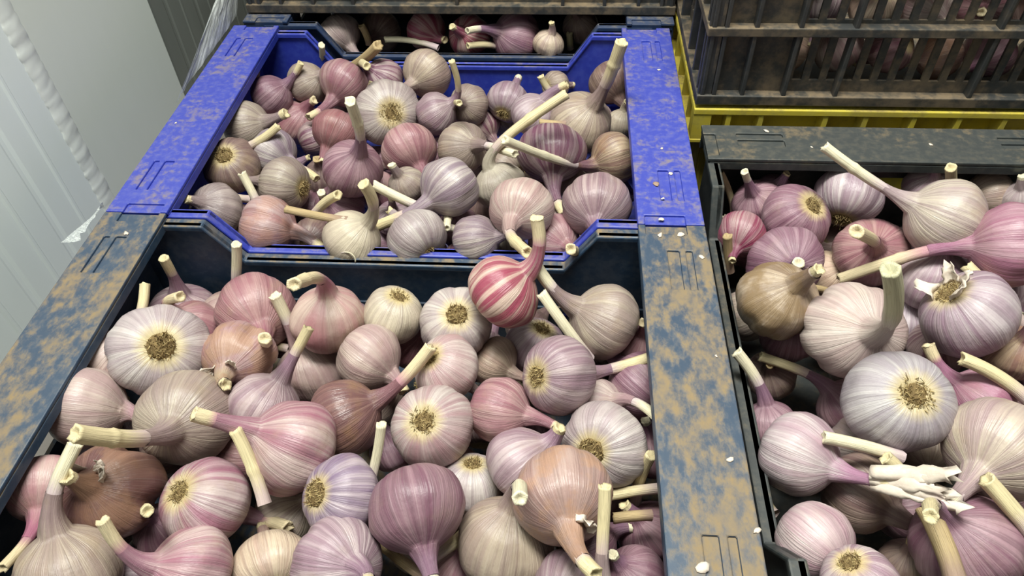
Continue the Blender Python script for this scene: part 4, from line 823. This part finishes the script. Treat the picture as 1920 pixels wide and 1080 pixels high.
def garlic(idx, c, R, n, end, kind, roots, label, group=None, seg=44, tone=1.0):
    rng = np.random.default_rng(100+idx); c = np.array(c); n = np.array(n); n = n/np.linalg.norm(n)
    root = tag(empty('garlic_bulb', tuple(c)), label, 'garlic', group)
    pr = BASEPROF.copy(); pr[:, 0] *= rng.uniform(.94, 1.05); x0, y0 = frame(n)
    th = np.linspace(0, 2*PI, seg, endpoint=False)
    nc = 4 if kind == 'rust' else 5 if kind in ('rustpink', 'copperpink') else rng.integers(6, 10); amp = {'bumpy': .13, 'rust': .42, 'rustpink': .26, 'copper': .11, 'copperpink': .14, 'blotch': .08}.get(kind, rng.uniform(.035, .08))
    lob = -(1-np.abs(np.sin(nc*th/2+rng.uniform(0, 6)+.35*np.sin(th+rng.uniform(0, 6)))))**2.3*amp
    lob = lob+.035*np.cos(th+rng.uniform(0, 6))+.03*np.cos(2*th+rng.uniform(0, 6))
    ph = rng.uniform(0, 6, 4)
    # neck path, about the bulb centre
    P0 = n*pr[-1, 0]*R
    sr = rng.uniform(.0037, .0050)*(R/.03)**.5
    if end is None: E = P0+n*R*rng.uniform(.55, .75)+x0*R*rng.uniform(-.15, .15)+y0*R*rng.uniform(-.15, .15); stub = True
    else: E = np.array(end)-c; stub = np.linalg.norm(E-P0) < R*.5
    if np.linalg.norm(E-P0) < R*.5: E = P0+(E-P0)/(np.linalg.norm(E-P0)+1e-9)*R*.5
    Ln = np.linalg.norm(E-P0); h = min(.42*Ln, R*.75)
    A = P0+n*h; d = (E-A)/np.linalg.norm(E-A); B = E-d*.45*np.linalg.norm(E-A)
    bow = np.cross(d, n)*0+x0*rng.uniform(-.04, .04)*Ln
    path = bezier(P0, A, B+bow, E, 40 if not stub else 14)
    al = np.r_[0, np.cumsum(np.linalg.norm(np.diff(path, axis=0), axis=1))]
    nl = min(R*.8, al[-1]*.8); ks = max(4, int(np.searchsorted(al, nl)))      # neck belongs to the bulb skin
    # body rings
    rings = []; T = []
    for i, (s, r) in enumerate(pr):
        w = math.exp(-((s+.15)/.55)**2)*(1 if s > -.6 else .8)
        rad = r*R*(1+lob*w*(1.0 if s < .5 else .6)+.018*np.sin(3*th+ph[0]+4*s)*w+.016*np.sin(2*th+ph[1]-5*s)*w+.008*np.sin(6*th+ph[2]+9*s)*w)
        ax = s*R+(-.05*R*(lob/ .06)*.3 if r > .3 and s < -.4 else 0)
        rings.append(n*(ax[:, None] if np.ndim(ax) else ax)+(rad*np.cos(th))[:, None]*x0+(rad*np.sin(th))[:, None]*y0)
        T.append(.62*i/(len(pr)-1))
    rn = pr[-1, 1]*R; slope = (pr[-1, 1]-pr[-2, 1])/(pr[-1, 0]-pr[-2, 0])
    nr = []
    for k in range(1, ks+1):
        u = al[k]/max(al[ks], 1e-6); r = sr*1.12+(rn-sr*1.12)*(1-u)**2.0
        nr.append(r*(1+.06*np.sin(5*th+ph[1]+u*2)*(1-u)+.05*np.sin(9*th+ph[2])*u*(1-u)*2)); T.append(.62+.38*u)
    nv, tang, xl = sweep(path[0:ks+1], [np.full(seg, rn)]+nr, seg, x0)
    V = np.concatenate([np.array(rings), nv[1:]]).reshape(-1, 3); nrg = len(rings)+ks
    g = np.stack([np.tile(np.cos(th), nrg), np.tile(np.sin(th), nrg), np.repeat(np.array(T), seg)], 1)
    bo = link('bulb', fast_mesh('bulb', V, tube_faces(nrg, seg), SK[kind], g), root)
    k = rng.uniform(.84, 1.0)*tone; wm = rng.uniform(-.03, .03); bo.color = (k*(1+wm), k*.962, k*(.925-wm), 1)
    # stem
    sp = path[max(ks-2, 0):]
    if len(sp) > 3:
        sm = 'pink' if kind in ('stripe', 'hotpink', 'magenta', 'pink', 'glossy', 'streak') else ('green' if kind == 'bumpy' else ('brown' if kind == 'brown' else ['straw', 'pale', 'straw'][idx % 3]))
        long = al[-1] > .07
        f = stem_mesh(sp, sr*1.06, sr*rng.uniform(.95, 1.2)*(1.25 if kind == 'bumpy' else 1), ST[sm], rng, xl, joint=rng.uniform(.35, .7) if long and idx % 2 else None)
        link('stem', f, root)
    if roots: root_tuft(n, R, root, rng, R > .022)
    return root
for i, (cr, c, R, n, e, kind, rt, label) in enumerate(GARLIC):
    GRP = {'A': 'garlic bulbs in the navy crate', 'B': 'garlic bulbs in the blue crate', 'E': 'garlic bulbs in the charcoal crate', 'C': 'garlic bulbs in the far navy crate'}
    garlic(i, c, R, n, e, kind, rt, label, GRP[cr], tone={'A': .86, 'B': .78, 'E': .88, 'C': 1.0}[cr])  # blue crate's lower tone paints its dimmer light into the bulb colour
BL = {'X': ("garlic bulb lying beyond the photo's right edge in the charcoal crate", 'garlic of the charcoal crate past the photo edge'), 'Y': ("garlic bulb lying below the photo's lower edge in the navy crate", 'garlic of the navy crate past the photo edge'),
      'A': ("dim garlic bulb buried deep under the upper layer of the front navy crate", 'buried garlic in the navy crate'),
      'B': ("dim garlic bulb buried deep under the upper layer of the blue crate", 'buried garlic in the blue crate'),
      'E': ("dim garlic bulb buried deep under the upper layer of the right charcoal crate", 'buried garlic in the charcoal crate'),
      'G': ("garlic bulb glimpsed through the slots of the right-hand black crate", 'garlic behind the black slots')}
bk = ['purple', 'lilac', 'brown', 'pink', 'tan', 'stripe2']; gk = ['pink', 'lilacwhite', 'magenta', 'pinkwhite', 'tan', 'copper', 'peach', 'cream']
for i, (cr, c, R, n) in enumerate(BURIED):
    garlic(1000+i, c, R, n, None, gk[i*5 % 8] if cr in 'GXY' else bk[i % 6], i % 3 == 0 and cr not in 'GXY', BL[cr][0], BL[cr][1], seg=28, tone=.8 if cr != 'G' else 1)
for i, (cr, a, b, r, label) in enumerate(STEMS):
    rng = np.random.default_rng(700+i); a, b = np.array(a), np.array(b); d = a-b; L = np.linalg.norm(d); x, y = frame(d/L)
    bow = x*rng.uniform(-.07, .07)*L+y*rng.uniform(-.07, .07)*L
    path = bezier(0*b, d*.33+bow, d*.66+bow, d, 24)
    u = np.linspace(0, 1, 24)
    o = link('cut_stem', stem_mesh(path, r*1.1, r, ST[['straw', 'pale', 'straw', 'brown'][i % 4] if 'brown' not in label else 'brown'], rng, x, joint=.45 if 'joint' in label else None))
    o.location = tuple(b); tag(o, label, 'stem', 'loose cut garlic stems')

# ------------------------------------------------------------------ small things

def flake(i, p, r, label):
    rng = np.random.default_rng(40+i); k = 9; r *= .72; V = []; q = []; tr = []
    a = np.linspace(0, 2*PI, k, endpoint=False)+rng.uniform(-.2, .2, k); rr = r*rng.uniform(.55, 1.1, k); el = rng.uniform(.45, .9); ro = rng.uniform(0, PI)
    V.append((0, 0, r*.30))
    for f, h in ((.55, .24), (1.0, .04)):
        for j in range(k):
            x, y = rr[j]*f*math.cos(a[j]), rr[j]*f*el*math.sin(a[j])
            V.append((x*math.cos(ro)-y*math.sin(ro), x*math.sin(ro)+y*math.cos(ro), r*.42*(h+.22*abs(rng.normal())*f)))
    for j in range(k):
        tr.append((0, 1+j, 1+(j+1) % k)); b = 1+j; c = 1+(j+1) % k; q.append((b, b+k, c+k, c))
    o = link('skin_flake', fast_mesh('skin_flake', np.array(V), np.array(q), ST['brown'] if 'brown' in label else M_PAPER, None, np.array(tr)))
    s = o.modifiers.new('solid', 'SOLIDIFY'); s.thickness = .0004
    o.location = p; tag(o, label, 'flake', 'skin flakes on the crate rims')
for i, (p, r, l) in enumerate(FLAKES): flake(i, p, r, l)
# curled straw thread on the lip of the navy crate
pth = bezier(np.array([-.012, 0, 0]), np.array([-.004, -.002, .008]), np.array([.008, -.003, .006]), np.array([.006, -.008, -.004]), 12)
o = link('straw_thread', stem_mesh(pth, .0008, .0007, ST['pale'], np.random.default_rng(3), np.array([0, 1., 0]), seg=6))
o.location = (-.055, -.004, -.0475); tag(o, "thin curled straw thread on the navy crate's back lip", 'straw')

# stretch film hanging from the far stack on to the blue crate's left rim
t = NT('stretch_film'); at = t.n('ShaderNodeAttribute', attribute_name='gc')
n1 = t.noise(t.vmath('MULTIPLY', at.outputs['Vector'], (60, 3, 1)), 1, 5, .7); n2 = t.noise(t.vmath('MULTIPLY', at.outputs['Vector'], (14, 10, 1)), 1, 4, .6)
f = t.math('MAXIMUM', t.step(n1, .46, .66), t.math('MULTIPLY', t.step(n2, .45, .7), .6))
t.bsdf((.80, .84, .82), .35, .5, n1, .5, .002)
tr = t.n('ShaderNodeBsdfTransparent'); mx = t.n('ShaderNodeMixShader'); t.put(mx.inputs[0], t.math('ADD', t.math('MULTIPLY', f, .66), .32))
t.t.links.new(tr.outputs[0], mx.inputs[1]); t.t.links.new(t.p.outputs[0], mx.inputs[2]); t.t.links.new(mx.outputs[0], t.out.inputs[0])
M_FILM = t.m
def film(name, corners, nu, nv, amp, label, seed, mat=None):
    rng = np.random.default_rng(seed); c = [np.array(x, float) for x in corners]; V = []; g = []
    off = np.cumsum(rng.normal(size=nu))*.35; off -= np.linspace(off[0], off[-1], nu); o2 = rng.normal(size=(nv, nu))*.35
    nrm = np.cross(c[1]-c[0], c[2]-c[0]); nrm /= np.linalg.norm(nrm)
    for j in range(nv):
        for i in range(nu):
            u, v = i/(nu-1), j/(nv-1); p = (c[0]*(1-u)+c[1]*u)*(1-v)+(c[3]*(1-u)+c[2]*u)*v
            V.append(p+nrm*amp*(off[i]+o2[j, i])*(.25+v)); g.append((u, v, 0))
    q = [(j*nu+i, j*nu+i+1, (j+1)*nu+i+1, (j+1)*nu+i) for j in range(nv-1) for i in range(nu-1)]
    o = link(name, fast_mesh(name, np.array(V), np.array(q), mat or M_FILM, g)); return tag(o, label, 'film')
film('stretch_film', [(-.3035, .20, .001), (-.3035, .425, .002), (-.300, .60, .15), (-.310, .64, .095)], 26, 22, .0035, "wrinkled clear stretch film hanging by the left end of the far crates", 8)
film('film_scrap', [(-.335, -.035, -.012), (-.309, .012, -.004), (-.3035, .008, .006), (-.304, -.05, .003)], 12, 8, .002, "crumpled film scrap at the left corner between navy and blue crates", 9)

# papery sheath drawn out of the white-pink garlic's neck beside the navy rim
def sheath():
    host = [o for o in col.objects if o.get('label', '').startswith('white-pink garlic beside the navy rim')][0]
    row = [r for r in GARLIC if r[7].startswith('white-pink garlic beside the navy rim')][0]
    c, R, n, e = np.array(row[1]), row[2], np.array(row[3]), np.array(row[4])
    b = e-c; a = n*R*1.1; a = a+(b-a)*.42; d = b-a; L = np.linalg.norm(d); d /= L; up = np.array([0, -.5, .86]); side = np.cross(d, up); side /= np.linalg.norm(side); up = np.cross(side, d)
    rng = np.random.default_rng(2); b2 = a+d*(L+.03)
    for k in range(6):
        V = []; w0 = rng.uniform(.003, .005); w1 = rng.uniform(.0035, .0075); s0 = (k-2.5)*.0022; s1 = (k-2.5)*.0046+rng.uniform(-.002, .002); h1 = rng.uniform(-.002, .006); le = rng.uniform(.82, 1.12)
        for i in range(12):
            u = i/11; p = a+(b2-a)*u*le+side*(s0*(1-u)+s1*u)+up*(.004+h1*u+.002*math.sin(u*7+k)); w = w0*(1-u)+w1*u
            w *= 1+.25*rng.normal()*(i > 3)*.6
            for x, z in ((-1, -.3), (-.35, .35), (.35, .45), (1, -.2)): V.append(p+side*w*x+up*(w*z*.4+.0012*rng.normal()*u)+d*(i == 11)*rng.uniform(-.006, .006))
        q = [(i*4+j, i*4+j+1, i*4+j+5, i*4+j+4) for i in range(11) for j in range(3)]
        o = link('papery_sheath', fast_mesh('papery_sheath', np.array(V), np.array(q), M_PAPER), host)
        m = o.modifiers.new('solid', 'SOLIDIFY'); m.thickness = .0005
sheath()
# torn skin flaps on a few bulbs
def flap(start, out_dir_seed, nfl, at_root, size=.5):
    host = [o for o in col.objects if o.get('label', '').startswith(start)][0]
    row = [r for r in GARLIC if r[7].startswith(start)][0]; R, n = row[2], np.array(row[3]); n = n/np.linalg.norm(n); x, y = frame(n); rng = np.random.default_rng(out_dir_seed)
    for k in range(nfl):
        a = rng.uniform(0, 2*PI); o0 = x*math.cos(a)+y*math.sin(a); s = np.cross(n, o0); sg = -1 if at_root else 1
        V = []; w = R*size*rng.uniform(.5, .9); ln = R*size*rng.uniform(.6, 1.1)
        for i in range(7):
            u = i/6; f = .30 if at_root else .34
            p = n*sg*R*(.80+.34*u)+o0*R*(f+.5*u*u*size+.1*rng.normal()*.3)
            for j in range(6):
                q = j/5-.5; V.append(p+s*w*q*(1-.35*u)+n*sg*R*.06*math.sin(q*9+k)*u+o0*R*.05*math.cos(q*7)+n*sg*R*.05*rng.normal()*u)
        F = [(i*6+j, i*6+j+1, i*6+j+7, i*6+j+6) for i in range(6) for j in range(5)]
        o = link('torn_skin', fast_mesh('torn_skin', np.array(V), np.array(F), M_PAPER), host); m = o.modifiers.new('solid', 'SOLIDIFY'); m.thickness = .0004
flap('large white garlic with violet stripes', 5, 4, True, .55)
flap('torn-skinned pinkish garlic', 6, 4, False, .6)
flap('skinless brown-purple garlic', 7, 3, False, .4)
flap('big tan-pink garlic with a copper', 11, 2, False, .45)
